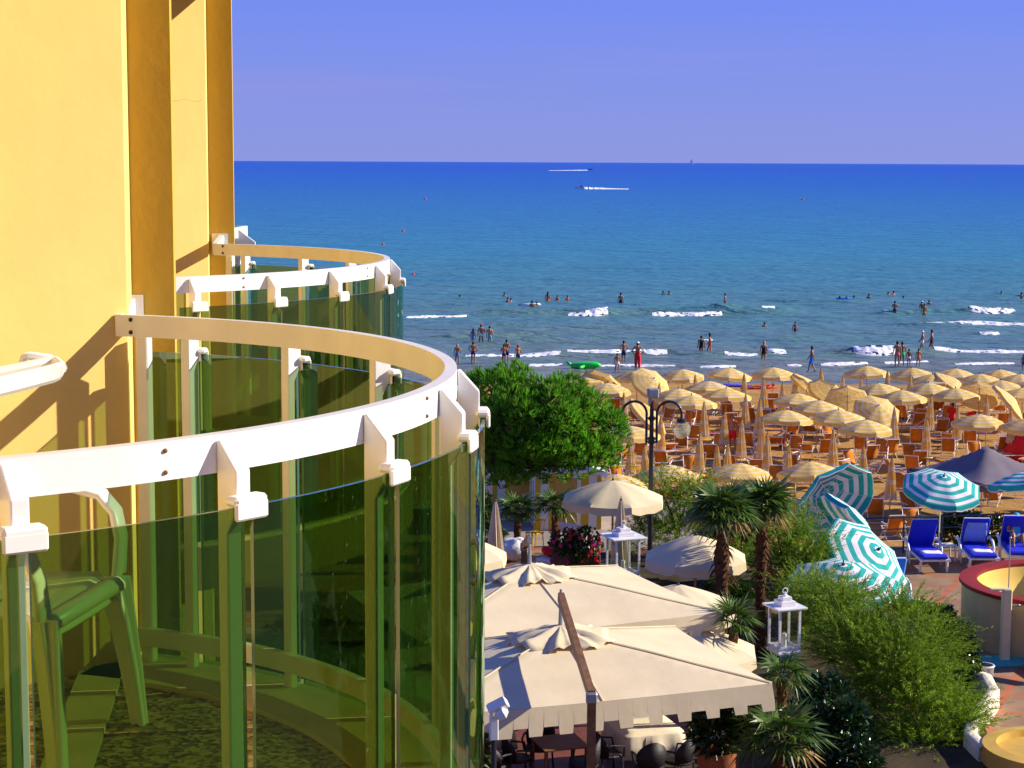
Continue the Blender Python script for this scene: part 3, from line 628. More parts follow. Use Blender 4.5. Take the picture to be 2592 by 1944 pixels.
def region(kind, a, b, t, co, P):
    leg = a.startswith('hi') and b.startswith('kn'); hip = (a == 'pel' and b.startswith('hi')); knee = a.startswith('kn')
    if kind == 'brief': return hip or (a == 'pel' and t < .45) or (leg and t < .16)
    if kind == 'shorts': return hip or (a == 'pel' and t < .45) or (leg and t < .62)
    if kind == 'skirt': return hip or (a == 'pel' and t < .5) or leg or (knee and t < .9)
    if kind == 'top': return (a == 'spi' and t > .55) or (a == 'che' and b == 'nec' and t < .12)
    if kind == 'onepiece': return hip or a == 'pel' or a == 'spi' or (a == 'che' and b == 'nec' and t < .2) or (leg and t < .12)
    if kind == 'shirt': return a in ('pel', 'spi') and not b.startswith('hi') or (a == 'che') or (a.startswith('sh') and t < .6) or hip
    face = (P['fac']-P['hea']).normalized()
    fwd = Vector((0, 1, 0)) if abs(face.y) < .6 else Vector((0, 0, 1))
    h = a in ('hea', 'fac') or (a == 'nec' and t > .7)
    f = (co-P['fac']).dot(fwd); u = (co-P['fac']).dot(face)
    if kind == 'hair': return h and (f < .012 or u > .028)
    if kind == 'long_hair': return (h and (f < .012 or u > .028)) or (a in ('nec',) and f < 0) or (a == 'che' and b == 'nec' and t > .55 and f < -.01)
    if kind == 'hat': return h and u > .008
    return False
CLOTH = {}
def cloth_mesh(ps, kind):
    if (ps, kind) in CLOTH: return CLOTH[ps, kind]
    me, near = body_mesh(ps); P = POSES[ps]
    off = dict(brief=.006, shorts=.014, skirt=.02, top=.006, onepiece=.006, shirt=.016, hair=.012, long_hair=.014, hat=.018)[kind]
    sel = [region(kind, *near[i], v.co, P) for i, v in enumerate(me.vertices)]
    fs = [p for p in me.polygons if sum(sel[i] for i in p.vertices)*2 >= len(p.vertices)]
    mp = {}; vs = []; ff = []
    for p in fs:
        q = []
        for i in p.vertices:
            if i not in mp: mp[i] = len(vs); vs.append(me.vertices[i].co+me.vertices[i].normal*off)
            q.append(mp[i])
        ff.append(q)
    if kind == 'hat' and vs:     # a brim
        ax = (P['fac']-P['hea']).normalized(); fwd = Vector((0, 1, 0)) if abs(ax.y) < .6 else Vector((0, 0, 1)); sdv = ax.cross(fwd)
        b0 = len(vs); c = P['fac']+ax*.012
        for i in range(12):
            a = 2*math.pi*i/12; d = fwd*math.cos(a)+sdv*math.sin(a)
            vs += [c+d*.052, c+d*(.075+.035*max(0, math.cos(a)))-ax*.01]
        ff += [[b0+2*i, b0+2*i+1, b0+(2*i+3) % 24, b0+(2*i+2) % 24] for i in range(12)]
    m2 = bpy.data.meshes.new(kind); m2.from_pydata(vs, [], ff); m2.polygons.foreach_set('use_smooth', [True]*len(m2.polygons))
    m2.materials.append(None)
    CLOTH[ps, kind] = m2; return m2
SK = [mat('tanned_skin', (.42, .17, .075), .5, .08, 5, 0, .35), mat('fair_skin', (.55, .25, .13), .5, .08, 5, 0, .35), mat('dark_tan_skin', (.27, .10, .042), .45, .08, 5, 0, .4), mat('reddened_skin', (.50, .10, .03), .5, .08, 5, 0, .35)]
CC = {}
def cmat(c):
    if c not in CC:
        tab = dict(blue=(.02, .20, .70), black=(.012, .012, .02), white=(.8, .78, .75), red=(.75, .02, .02), orange=(.85, .22, .02), green=(.03, .6, .12), navy=(.015, .02, .12), brown=(.05, .022, .01), blond=(.45, .27, .10), grey=(.25, .25, .27), cyan=(.05, .45, .75), yellow=(.8, .5, .03), pink=(.75, .15, .2), purple=(.12, .05, .3))
        CC[c] = mat('cloth_'+c, tab[c], .7, .1, 6, 0, .2)
    return CC[c]
PN = dict(brief='swim_briefs', shorts='swim_shorts', skirt='sarong', top='bikini_top', onepiece='swimsuit', shirt='shirt', hair='hair', long_hair='hair', hat='hat')
def person(label, loc, H, yaw, ps, skin, wear, group=None, tilt=0):
    me, _ = body_mesh(ps)
    if not me.materials: me.materials.append(SK[0])
    o = bpy.data.objects.new('person', me); C.objects.link(o); o.location = loc; o.rotation_euler = (tilt, 0, yaw); o.scale = (H,)*3
    o.material_slots[0].link = 'OBJECT'; o.material_slots[0].material = SK[skin]
    tag(o, label, 'person', group)
    for k, c in wear:
        q = bpy.data.objects.new(PN[k], cloth_mesh(ps, k)); C.objects.link(q); q.parent = o
        q.material_slots[0].link = 'OBJECT'; q.material_slots[0].material = cmat(c)
    return o
# ---- foliage
def leaf_mat(name, col, isl=.5, rough=.6, tr=.25, spec=.25): return mat(name, col, rough, .25, .8, 0, spec, trans=tr, island=isl)
def blade(m, p, d, side, L, wd, bend=0., up=Vector((0, 0, 1))):
    q = p+d*L*.5+up*(-bend*L*.25); e = p+d*L+up*(-bend*L)
    m.v += [p-side*wd*.4, p+side*wd*.4, q+side*wd*.5, q-side*wd*.5, e]; b = len(m.v)-5
    m.f += [(b, b+1, b+2, b+3), (b+3, b+2, b+4)]; m.m += [m.mi]*2
def rdir(r, zb=0.):
    while 1:
        v = Vector((r.uniform(-1, 1), r.uniform(-1, 1), r.uniform(-1, 1)))
        if .05 < v.length < 1: break
    v.normalize(); v.z += zb; return v.normalized()
def crown(m, blobs, n, L, wd, r, zb=.5, tuft=5, spread=.6, bend=.2, shell_=.55):
    tot = sum(b[3]*b[4]*b[5]**.5 for b in blobs)
    for bx, by, bz, rx, ry, rz in blobs:
        for i in range(int(n*rx*ry*rz**.5/tot)):
            d = rdir(r); k = shell_+(1-shell_)*r.random()**.6
            if d.z < -.5 and r.random() < .5: continue
            lump = 1+.22*noise.noise(Vector((bx+d.x*2.2, by+d.y*2.2, bz+d.z*2.2)))
            p = Vector((bx+d.x*rx*k*lump, by+d.y*ry*k*lump, bz+d.z*rz*k*lump)); o = (d+Vector((0, 0, zb))).normalized()
            for j in range(tuft):
                e = (o+rdir(r)*spread).normalized(); s_ = e.orthogonal().normalized(); s_ = (Matrix.Rotation(r.uniform(0, 6.3), 3, e) @ s_)
                blade(m, p, e, s_, L*r.uniform(.6, 1.25), wd, bend*r.random())
def plumes(m, blobs, n, r, ln=.8, leaf=.16, pwid=.012, nl=34):
    tot = sum(b[3]*b[4]*b[5]**.5 for b in blobs)
    for bx, by, bz, rx, ry, rz in blobs:
        for i in range(max(6, int(n*rx*ry*rz**.5/tot))):
            d = rdir(r, .25); k = r.random()**.45
            p0 = Vector((bx+d.x*rx*k*.8, by+d.y*ry*k*.8, bz+d.z*rz*k*.75)); o = (d*.8+Vector((0, 0, .75))+rdir(r)*.35).normalized(); L = ln*r.uniform(.5, 1.15)
            dr = Vector((d.x, d.y, -.6))*r.uniform(.1, .5)
            for j in range(nl):
                t = (j+r.random())/nl; q = p0+o*L*t+dr*L*t*t; tg = (o+dr*2*t).normalized()
                e = (tg+rdir(r)*.75).normalized(); blade(m, q, e, (Matrix.Rotation(r.uniform(0, 6.3), 3, e) @ e.orthogonal().normalized()), leaf*(1.15-.6*t)*r.uniform(.6, 1.2), pwid, .2)
def limbs(m, base, top, rad, tips, r):
    m.tube([base, base.lerp(top, .5)+Vector((r.uniform(-.1, .1), r.uniform(-.1, .1), 0)), top], [rad, rad*.8, rad*.65], 9)
    for t in tips: m.tube([top, top.lerp(t, .5)+Vector((0, 0, .12)), t], [rad*.5, rad*.3, rad*.08], 6)
PALML = leaf_mat('palm_leaf', (.075, .14, .018), .35, .4, .2, .4); PALMT = mat('palm_trunk_fibre', (.12, .06, .028), .95, .4, 7, 1., .1, dist=.05)
DEADL = mat('dry_palm_leaf', (.30, .19, .07), .8, .3, 5, 0, .1, island=.4)
def fan(m, base, d, pet, L, r, nb=22, ang=2.0, droop=.25):
    d = d.normalized(); sd = d.cross(Vector((0, 0, 1)));
    if sd.length < .05: sd = Vector((1, 0, 0))
    sd.normalize(); up = sd.cross(d).normalized()
    hub = base+d*pet+Vector((0, 0, -.1*pet)); m.tube([base, base.lerp(hub, .5)+Vector((0, 0, .04*pet)), hub], [.014, .011, .008], 4)
    d2 = (d+Vector((0, 0, -.25))).normalized()
    for i in range(nb):
        a = (i/(nb-1)-.5)*2*ang; e = (d2*math.cos(a)+sd*math.sin(a)+up*.10*math.cos(a*1.4)).normalized()
        s_ = e.cross(up).normalized()+up*(.5 if i % 2 else -.5)
        blade(m, hub, e, s_.normalized(), L*(1-.28*abs(a)/ang)*r.uniform(.92, 1.05), .045*L/.6, droop*r.uniform(.3, 1.3))
def palm(name, label, loc, h, nf, L, r, tr=.13, skirt=True, group=None, pet=.5, up0=.95):
    t = thing(name, label, 'palm', loc, group=group)
    if h > .05:
        m = MB(); k = int(h/.09)+2; N = 11
        for i in range(k+1):
            z = h*i/k; rr = tr*(1.15-.25*i/k)*(1+.13*(i % 2))+(.06*max(0, 1-abs(z-h*.72)/.5) if skirt else 0)
            for j in range(N):
                q = rr*(1+r.uniform(-.13, .13)); m.v.append((q*math.cos(6.283*j/N+i*.3), q*math.sin(6.283*j/N+i*.3), z-.1))
        m.f = [(i*N+j, i*N+(j+1) % N, (i+1)*N+(j+1) % N, (i+1)*N+j) for i in range(k) for j in range(N)]+[tuple(range(k*N, k*N+N))]; m.m = [0]*len(m.f)
        if skirt:
            for i in range(70):
                z = h*r.uniform(.45, 1); a = r.uniform(0, 6.283); d = Vector((math.cos(a), math.sin(a), r.uniform(-.9, .3))).normalized()
                blade(m, Vector((tr*math.cos(a), tr*math.sin(a), z)), d, d.orthogonal().normalized(), r.uniform(.12, .35), .035, .5)
        m.build('trunk', PALMT, t)
    m = MB()
    for i in range(nf):
        a = i*2.39996+r.uniform(-.2, .2); el = up0-1.25*(i/nf)**1.15
        d = Vector((math.cos(a)*math.cos(el), math.sin(a)*math.cos(el), math.sin(el)))
        m.mi = 1 if (i > nf*.86 and skirt) else 0
        fan(m, Vector((0, 0, h)), d, pet*r.uniform(.75, 1.15), L*r.uniform(.85, 1.1), r, droop=.15+.5*i/nf)
    m.build('crown', [PALML, DEADL], t)
    return t
# ================================================================ THE BEACH
ORD = 'first second third fourth fifth sixth seventh eighth ninth tenth eleventh twelfth thirteenth fourteenth fifteenth sixteenth seventeenth eighteenth nineteenth twentieth twenty-first twenty-second twenty-third twenty-fourth twenty-fifth twenty-sixth'.split()
def rows_label(items, head, edges, rowname='row'):
    """items: list of (object, x, y); rows counted from the sea"""
    rows = {}
    for o, x, y in items: rows.setdefault(sum(y < e for e in edges), []).append((x, o))
    for r, L in rows.items():
        L.sort(key=lambda q: q[0])
        for i, (x, o) in enumerate(L):
            side = ('leftmost' if i == 0 else 'rightmost' if i == len(L)-1 else ORD[i]+' from the left') if len(L) > 1 else 'alone'
            o['label'] = f"{head}, {side} in the {ORD[r]} {rowname} from the sea"
UM = [UY, UW]
OPEN = [('E1', 240, 236), ('E1', 540, 380), ('E1', 960, 206), ('E1', 1600, 185), ('E1', 1965, 355), ('E1', 2205, 457), ('E1', 1520, 458), ('E1', 1720, 557), ('E1', 890, 985), ('E1', 1400, 1525), ('E4', 1720, 66), ('E4', 0, 215),
    ('E1', 2212, 168), ('E2', 650, 160), ('E2', 1980, 140), ('E2', 980, 527), ('E2', 1260, 620), ('E2', 820, 762), ('E2', 1560, 748), ('E2', 1920, 895), ('E2', 1200, 1482), ('E3', 187, 380), ('E3', 680, 168), ('E3', 940, 258),
    ('E3', 1250, 180), ('E3', 1610, 252), ('E3', 1890, 193), ('E3', 2150, 254), ('E3', 1910, 345), ('E3', 880, 376), ('E3', 520, 482), ('E3', 1270, 455), ('E3', 2200, 452), ('E3', 1590, 818), ('E3', 2270, 870), ('E3', 2330, 340), ('E1', 150, 700)]
upr = make_open('open_parasol', '', 1.2, .40, YB, UM)
items = []
ur = random.Random(11)
for i, (g, x, y) in enumerate(OPEN):
    p = at(g, x, y, 2.3+.0); sc = 1.0
    o = place(used, 'uo', upr, (p.x, p.y, 0), (ur.uniform(-.05, .05), ur.uniform(-.05, .05), ur.uniform(0, .78)), '', 'yellow striped parasols open on the beach', sc)
    items.append((o, p.x, p.y))
rows_label(items, 'open yellow striped parasol', [100, 90, 82, 75, 69])
TIPPED = [('E1', 470, 320, 60, 50, 'showing its underside, leftmost on the beach near the pine'), ('E1', 1170, 330, -55, 48, 'facing the viewer with concentric rings, left of the street lamp'),
    ('E1', 1150, 780, -15, 50, 'leaning right, just behind the street lamp arms'), ('E2', 1170, 380, 15, 48, 'leaning right on bare sand, beside another tipped one'), ('E2', 1450, 455, 45, 50, 'with its orange underside lit, between two other tipped ones'),
    ('E2', 1690, 570, 78, 58, 'far over with its broad underside towards the viewer'), ('E2', 2110, 720, -78, 42, 'towards the viewer with bold rings and dark finial'), ('E3', 1250, 360, -15, 42, 'right side down, above the flat striped one at right'),
    ('E3', 1590, 480, 70, 50, 'showing its brown underside, near the right edge'), ('E3', 2040, 600, -8, 58, 'nearly on edge, farthest right of the tipped ones')]
for g, x, y, az, tl, lb in TIPPED:
    p = at(g, x, y, 1.95); t = dup(upr); a, q = R_(az), R_(tl-7)
    cx_ = p.x-math.cos(a)*.30*math.sin(q); cy_ = p.y-math.sin(a)*.30*math.sin(q)
    t.location = (cx_, cy_, 0); t.rotation_euler = (0, 0, 0); t.scale = (.93,)*3
    for ch in t.children:
        if ch.name.startswith('canopy'):
            ch.rotation_euler = Vector((math.cos(a)*math.sin(q), math.sin(a)*math.sin(q), math.cos(q))).to_track_quat('Z', 'Y').to_euler()
    t['label'] = 'yellow striped parasol tipped '+lb; t['group'] = 'yellow striped parasols tipped over'
CLOSED = [('E1', 1245, 370, 0), ('E1', 1800, 262, 0), ('E1', 790, 500, 0), ('E1', 1910, 650, 1), ('E1', 2170, 740, 1), ('E1', 1820, 1080, 1), ('E1', 870, 1112, 1), ('E1', 2085, 1215, 0), ('E1', 1290, 830, 1), ('E1', 1105, 1272, 1), ('E2', 1335, 140, 0), ('E2', 1620, 250, 0),
    ('E2', 1885, 292, 0), ('E2', 950, 237, 0), ('E2', 537, 330, 0), ('E2', 792, 412, 0), ('E2', 260, 272, 0), ('E2', 268, 545, 1), ('E2', 447, 630, 0), ('E2', 207, 905, 1), ('E2', 577, 1042, 1), ('E2', 848, 1240, 1), ('E2', 1503, 1040, 1), ('E2', 1925, 1227, 1),
    ('E2', 492, 920, 0), ('E3', 310, 197, 0), ('E3', 602, 287, 0), ('E3', 1700, 562, 0), ('E3', 887, 572, 0), ('E3', 1282, 685, 0), ('E3', 415, 700, 1), ('E3', 862, 860, 1), ('E3', 2060, 722, 0), ('E3', 350, 1432, 1), ('E2', 20, 1180, 1), ('E1', 700, 860, 0)]
cl0 = make_closed('folded_parasol', '', UM); cl1 = make_closed('folded_parasol', '', UM, tray=TRAY)
items = []
for i, (g, x, y, tr) in enumerate(CLOSED):
    p = at(g, x, y, 2.35)
    o = place(used, 'uc%d' % tr, cl1 if tr else cl0, (p.x, p.y, 0), (ur.uniform(-.04, .04), ur.uniform(-.05, .05), ur.uniform(0, 6)), '', 'folded yellow parasols on the beach', ur.uniform(.95, 1.05))
    items.append((o, p.x, p.y))
rows_label(items, 'folded yellow parasol', [100, 90, 82, 76, 71])
# deckchairs: pixel of the middle of the back's top bar
CH = [('E1', 640, 600, 0), ('E1', 1000, 1165, 0), ('E1', 1790, 745, 0), ('E1', 1310, 1262, 1), ('E1', 1430, 1412, 1), ('E1', 1990, 1240, 0), ('E1', 720, 1530, 2), ('E1', 960, 1545, 2), ('E1', 2060, 845, 1), ('E1', 1560, 1290, 1), ('E1', 1700, 1390, 2),
    ('E2', 655, 522, 0), ('E2', 380, 728, 0), ('E2', 650, 742, 0), ('E2', 320, 1078, 0), ('E2', 470, 1190, 0), ('E2', 910, 965, 0), ('E2', 1180, 1005, 1), ('E2', 930, 1118, 2), ('E2', 1400, 1172, 0), ('E2', 960, 1375, 0), ('E2', 110, 1392, 0), ('E2', 1440, 935, 2),
    ('E2', 1920, 1118, 0), ('E2', 2140, 1160, 2), ('E2', 1770, 1325, 2), ('E2', 1700, 1470, 2), ('E2', 1110, 1262, 1), ('E2', 160, 855, 0), ('E2', 600, 1075, 1), ('E2', 1250, 520, 1), ('E2', 2130, 570, 1), ('E2', 700, 1395, 1), ('E2', 1420, 1490, 1),
    ('E3', 800, 625, 0), ('E3', 1060, 600, 0), ('E3', 760, 800, 0), ('E3', 1100, 700, 2), ('E3', 1080, 885, 0), ('E3', 745, 1015, 0), ('E3', 1195, 1155, 0), ('E3', 360, 1172, 0), ('E3', 785, 1333, 0), ('E3', 1500, 1028, 0), ('E3', 1510, 1205, 2), ('E3', 1950, 1130, 0),
    ('E3', 2200, 1000, 0), ('E3', 100, 1400, 3), ('E3', 440, 1440, 3), ('E3', 640, 730, 1), ('E3', 560, 945, 1), ('E3', 930, 1065, 1), ('E3', 1010, 1135, 1), ('E3', 1690, 1055, 1), ('E3', 2080, 1180, 1), ('E3', 640, 1270, 1), ('E5', 925, 460, 0), ('E5', 1210, 550, 2), ('E5', 840, 420, 1), ('E5', 1200, 400, 2),
    ('E5', 1070, 610, 0), ('E5', 430, 670, 1), ('E5', 660, 180, 1), ('E5', 120, 340, 1)]
dc = make_deckchair(); sbd = make_sunbed(); items = []; it2 = []
cr_ = random.Random(5); taken = []
def chair_at(x, y, k):
    taken.append((x, y))
    if k == 1:
        o = place(used, 'sb', sbd, (x, y, 0), (0, 0, cr_.uniform(-.5, .5)+(1.2 if cr_.random() < .5 else 0)), '', 'orange canvas sunbeds on the sand'); it2.append((o, x, y))
    else:
        yaw = cr_.uniform(-.55, .35) if k == 0 else (math.pi+cr_.uniform(-.5, .5) if k == 2 else cr_.choice([1.4, -1.4]))
        o = place(used, 'dc', dc, (x, y, 0), (0, 0, yaw), '', 'orange canvas deckchairs on the sand'); items.append((o, x, y))
for g, x, y, k in CH:
    p = at(g, x, y, .45 if k == 1 else .95); chair_at(p.x, p.y+(.5 if k == 0 else -.4 if k == 2 else 0), k)
for i in range(1200):      # the rest of the rows, between the parasols
    x = cr_.uniform(2.0, 26); y = cr_.uniform(63, 97)
    if not (.055*y < x < .29*y) or (y < 68 and x > 14.5): continue
    if min((x-a)**2+(y-b)**2 for a, b in taken) < 1.25**2: continue
    chair_at(x, y, cr_.choice([0, 0, 0, 1, 1, 2]))
    if len(taken) > 168: break
rows_label(items, 'orange canvas deckchair', [94, 90, 86.5, 83.5, 80.5, 78, 75.5, 73, 70.5, 68, 65.5])
rows_label(it2, 'orange canvas sunbed', [92, 88, 84, 80, 76.5, 73, 69.5, 66])
# bright towels thrown over chairs and sand
def towel(reg, x, y, z, wd, ln, rz, mt, label):
    p = at(reg, x, y, z); m = MB(); k = 8
    for i in range(k+1):
        for j in range(5): m.v.append(((j/4-.5)*wd, (i/k-.5)*ln, .03+.035*noise.noise(Vector((i*.8, j*.9, x)))))
    m.f = [(i*5+j, i*5+j+1, i*5+j+6, i*5+j+5) for i in range(k) for j in range(4)]; m.m = [0]*len(m.f)
    o = m.build('beach_towel', mt, smooth=True, loc=p); o.rotation_euler = (0, 0, rz); o.modifiers.new('s', 'SOLIDIFY').thickness = .02
    tag(o, label, 'towel', 'towels on the sand'); return o
towel('E2', 480, 455, 0, 1.0, 1.9, 1.45, RED, 'red beach towel on bare sand under two sunbathers')
towel('E2', 130, 420, 0, .9, 1.8, 1.2, BLUE, 'dark blue towel on sand left of the red towel')
towel('E1', 1900, 1085, .05, .8, 1.8, 1.3, cmat('pink'), 'pink towel under the reclining man by the lamp globe')
# dark grey pavilion tent
p = at('E3', 1690, 1265, 2.75); TG = mat('grey_tent_fabric', (.20, .17, .19), .75, .08, 2, .15, .15, trans=.1)
tent = thing('pavilion_tent', 'grey fabric pavilion tent with drooping peaked roof on the sand', 'tent', (p.x, p.y, 0), R_(28))
m = MB(); k = 20
for i in range(k+1):
    for j in range(k+1):
        x, y = (i/k-.5)*2, (j/k-.5)*2; r = max(abs(x), abs(y)); e = math.hypot(x, y)
        z = 1.78+.98*(1-r)**1.5*1.0+.06*math.sin(9*math.atan2(y, x))*r*(1-r)-.10*(1-min(abs(x), abs(y)))*r**6
        m.v.append((x*2.0, y*2.0, z))
m.f = [(i*(k+1)+j, (i+1)*(k+1)+j, (i+1)*(k+1)+j+1, i*(k+1)+j+1) for i in range(k) for j in range(k)]; m.m = [0]*len(m.f)
m.build('roof', TG, tent, True).modifiers.new('s', 'SOLIDIFY').thickness = .01
m = MB()
for a, b in (((-1, -1), (1, -1)), ((1, -1), (1, 1)), ((1, 1), (-1, 1)), ((-1, 1), (-1, -1))):
    q = []
    for i in range(11):
        t = i/10; x = a[0]+(b[0]-a[0])*t; y = a[1]+(b[1]-a[1])*t; zz = 1.775-.10*(1-abs(2*t-1)**1.0*0)*(0 if 0 < i < 10 else 0)-.10*(1-min(1, abs(2*t-1)))
        q.append((x*2.002, y*2.002, 1.775-.10*(1-0)*(1-abs(2*t-1))**0*(1 if 0 < i < 10 else .2)))
    b0 = len(m.v); m.v += q+[(x, y, z-.24) for x, y, z in q]
    m.f += [(b0+i, b0+i+1, b0+12+i, b0+11+i) for i in range(10)]; m.m += [0]*10
m.build('valance', TG, tent, True).modifiers.new('s', 'SOLIDIFY').thickness = .01
for x in (-1.96, 1.96):
    for y in (-1.96, 1.96): m = MB(); m.tube([(x, y, 0), (x, y, 1.78)], .025, 6); m.build('leg', GREYM, tent)
def blob_cloth(name, reg, x, y, z, r, sz, mt, label, cat):
    p = at(reg, x, y, z); m = MB(); m.sphere((0, 0, r*sz), r, 14, sz, 10)
    m.v = [tuple(Vector(v)*(1+.22*noise.noise(Vector(v)*3/r*.4+Vector((x, y, 0))))) for v in m.v]
    o = m.build(name, mt, smooth=True, loc=p); return tag(o, label, cat)
# red beach tent at the right edge
p = at('E3', 2190, 1480, 0); rtent = thing('beach_tent', 'bright red dome beach tent cut off by the right edge', 'tent', (p.x+.35, p.y+.6, 0))
m = MB(); m.lathe([(1.05, 0), (1.0, .45), (.80, .95), (.45, 1.3), (0, 1.42)], 8); m.build('shell', RED, rtent, False)
m = MB()
for a in (0, math.pi/2): m.tube([(1.07*math.cos(a)*c, 1.07*math.sin(a)*c, 1.45*math.sqrt(max(0, 1-c*c))) for c in [-1+i/8 for i in range(17)]], .012, 5)
m.build('tent_pole', DARKM, rtent)
# ================================================================ PEOPLE
def P_(label, reg, x, yt, yb, ps, skin, wear, z=SEAZ, H=None, yaw=0., dy=0.):
    p = at(reg, x, yb, z); d = math.hypot(p.y, 0); k = REG[reg][2]
    vis = (yb-yt)*k*p.y/F
    H = H or vis/.985
    loc = Vector((p.x, p.y+dy, p.z-(H*.985-vis)))
    g = None
    return person(label, loc, H, yaw, ps, skin, wear, g)
P_('person in blue bikini bottoms with blond hair at the waterline by the pine', 'E7', 77, 660, 910, 'stand2', 0, [('brief', 'blue'), ('hair', 'blond')], yaw=-.2)
P_('man in dark trunks standing hands on hips in ankle-deep water', 'E7', 255, 635, 895, 'hips', 0, [('brief', 'navy'), ('hair', 'brown')])
P_('girl in blue swimsuit, shortest of three standing knee-deep', 'E7', 255, 490, 636, 'stand', 2, [('onepiece', 'blue'), ('long_hair', 'black')], H=1.35)
P_('person in red cap and white bikini bottoms, middle of three knee-deep', 'E7', 345, 440, 655, 'stand2', 0, [('brief', 'white'), ('hat', 'red'), ('hair', 'brown')], H=1.66)
P_('person in light blue bikini, right of three standing knee-deep', 'E7', 440, 460, 655, 'stand', 1, [('brief', 'cyan'), ('top', 'cyan'), ('hair', 'brown')], H=1.6)
P_('man in dark trunks with folded arms, in front of a taller man', 'E7', 600, 665, 908, 'folded', 0, [('brief', 'navy'), ('hair', 'black')])
P_('man standing just behind the man with folded arms', 'E7', 628, 610, 885, 'folded', 0, [('shorts', 'navy'), ('hair', 'brown')], yaw=-.5)
P_('boy in red cap and dark shorts at the waterline', 'E7', 757, 670, 912, 'stand2', 0, [('shorts', 'navy'), ('hat', 'red'), ('hair', 'brown')], yaw=.4)
P_('dark haired swimmer with only head showing, leftmost in the sea', 'E7', 105, 112, 150, 'stand', 0, [('hair', 'black')], H=1.7)
P_('swimmer behind another, head and shoulders out, second from left', 'E7', 605, 90, 134, 'stand', 0, [('hair', 'black')], H=1.6)
P_('swimmer facing a companion in chest-deep water, left one of the close pair', 'E7', 640, 142, 198, 'stand', 3, [('hair', 'black')], H=1.7, yaw=-1)
P_('swimmer facing a companion in chest-deep water, right one of the close pair', 'E7', 678, 150, 196, 'stand', 3, [('hair', 'brown')], H=1.65, yaw=1)
P_('man in waist-deep water holding a white air mat', 'E7', 915, 178, 255, 'stand', 0, [('brief', 'navy'), ('hair', 'black')], H=1.75)
P_('child beside the man holding the white air mat', 'E7', 966, 190, 238, 'stand', 0, [('hair', 'black')], H=1.4)
P_('woman with long black hair and orange bikini bottoms, waist-deep', 'E7', 1090, 80, 186, 'stand', 0, [('brief', 'orange'), ('long_hair', 'black')], H=1.68)
P_('child in chest-deep water right of the long haired woman', 'E7', 1197, 120, 180, 'stand', 0, [('hair', 'black')], H=1.45, yaw=-.6)
P_('child in chest-deep water, farther right of the long haired woman', 'E7', 1312, 120, 183, 'stand', 3, [('hair', 'black')], H=1.45, yaw=.4)
P_('man in dark trunks alone, waist-deep beyond the breakers', 'E7', 1908, 90, 206, 'stand', 0, [('brief', 'black'), ('hair', 'black')], H=1.78)
P_('child sitting on the bright green inflatable', 'E7', 1485, 820, 925, 'sit', 0, [('shorts', 'navy'), ('hair', 'brown')], H=1.25, yaw=-.3)
P_('slim child at the water edge left of the red sarong', 'E7', 1868, 765, 992, 'stand2', 0, [('brief', 'white'), ('hair', 'brown')])
P_('man in dark swim shorts wading, hand on hip, beside red sarong', 'E7', 1940, 625, 880, 'hips', 2, [('shorts', 'navy'), ('hair', 'black')], yaw=.3)
P_('woman in white cap and long red sarong, hands on hips', 'E7', 2095, 635, 950, 'hips', 0, [('skirt', 'red'), ('hat', 'white'), ('hair', 'brown')])
P_('swimmer close beside another, left head of the two beyond', 'A', 2085, 225, 249, 'stand', 3, [('hair', 'black')], H=1.7)
P_('swimmer close beside another, right head of the two beyond', 'A', 2125, 225, 249, 'stand', 3, [('hair', 'brown')], H=1.7)
P_('man alone in waist-deep water, looking left, at the breaker line', 'B', 275, 240, 308, 'stand', 2, [('shorts', 'navy'), ('hair', 'black')], H=1.75, yaw=1.2)
P_('woman in dark swimsuit walking through knee-deep water', 'B', 120, 513, 614, 'stand', 2, [('onepiece', 'black'), ('hair', 'brown')], H=1.66)
P_('woman in red bikini walking beside a dark swimsuit', 'B', 176, 495, 620, 'walk', 0, [('brief', 'red'), ('top', 'red'), ('long_hair', 'brown')], H=1.72, yaw=1.2)
P_('woman in black one-piece wading towards the sea', 'B', 525, 548, 670, 'walk', 0, [('onepiece', 'black'), ('hair', 'blond')], H=1.72)
P_('swimmer low in shallow water left of a wading child', 'B', 530, 428, 456, 'stand', 0, [('hair', 'black')], H=1.5)
P_('child wading waist-deep with one arm out', 'B', 728, 424, 490, 'walk', 0, [('brief', 'navy'), ('hair', 'brown')], H=1.35, yaw=-.9)
P_('man in bright blue trunks walking along wet sand', 'B', 835, 580, 755, 'walk', 2, [('shorts', 'blue'), ('hair', 'black')], yaw=1.3)
P_('woman in pink bikini, left of two close together at waterline', 'B', 1388, 548, 722, 'stand', 0, [('brief', 'pink'), ('top', 'pink'), ('hair', 'brown')])
P_('woman in dark top and green bottoms at waterline', 'B', 1420, 552, 712, 'stand2', 2, [('brief', 'green'), ('top', 'navy'), ('hair', 'brown')])
P_('thin child with white briefs beside the two women', 'B', 1465, 600, 717, 'stand', 2, [('brief', 'white'), ('hair', 'brown')])
P_('child in orange swimsuit at waterline, right of the group', 'B', 1527, 598, 718, 'stand2', 0, [('onepiece', 'orange'), ('hair', 'brown')])
P_('woman in white cap and white bikini strolling left', 'B', 1553, 482, 610, 'walk', 0, [('brief', 'white'), ('hat', 'white'), ('top', 'white')], H=1.66, yaw=1.3)
P_('big man in dark trunks strolling behind the white cap', 'B', 1612, 475, 606, 'walk', 2, [('brief', 'navy'), ('hair', 'black')], H=1.78, yaw=1.2)
P_('person standing by a bodyboard, thigh-deep in the breakers', 'B', 1374, 290, 375, 'folded', 2, [('brief', 'navy'), ('hair', 'black'), ('top', 'navy')], H=1.68)
P_('person in white hat behind another in the breakers', 'B', 1550, 290, 360, 'stand', 2, [('hat', 'white'), ('hair', 'brown')], H=1.7)
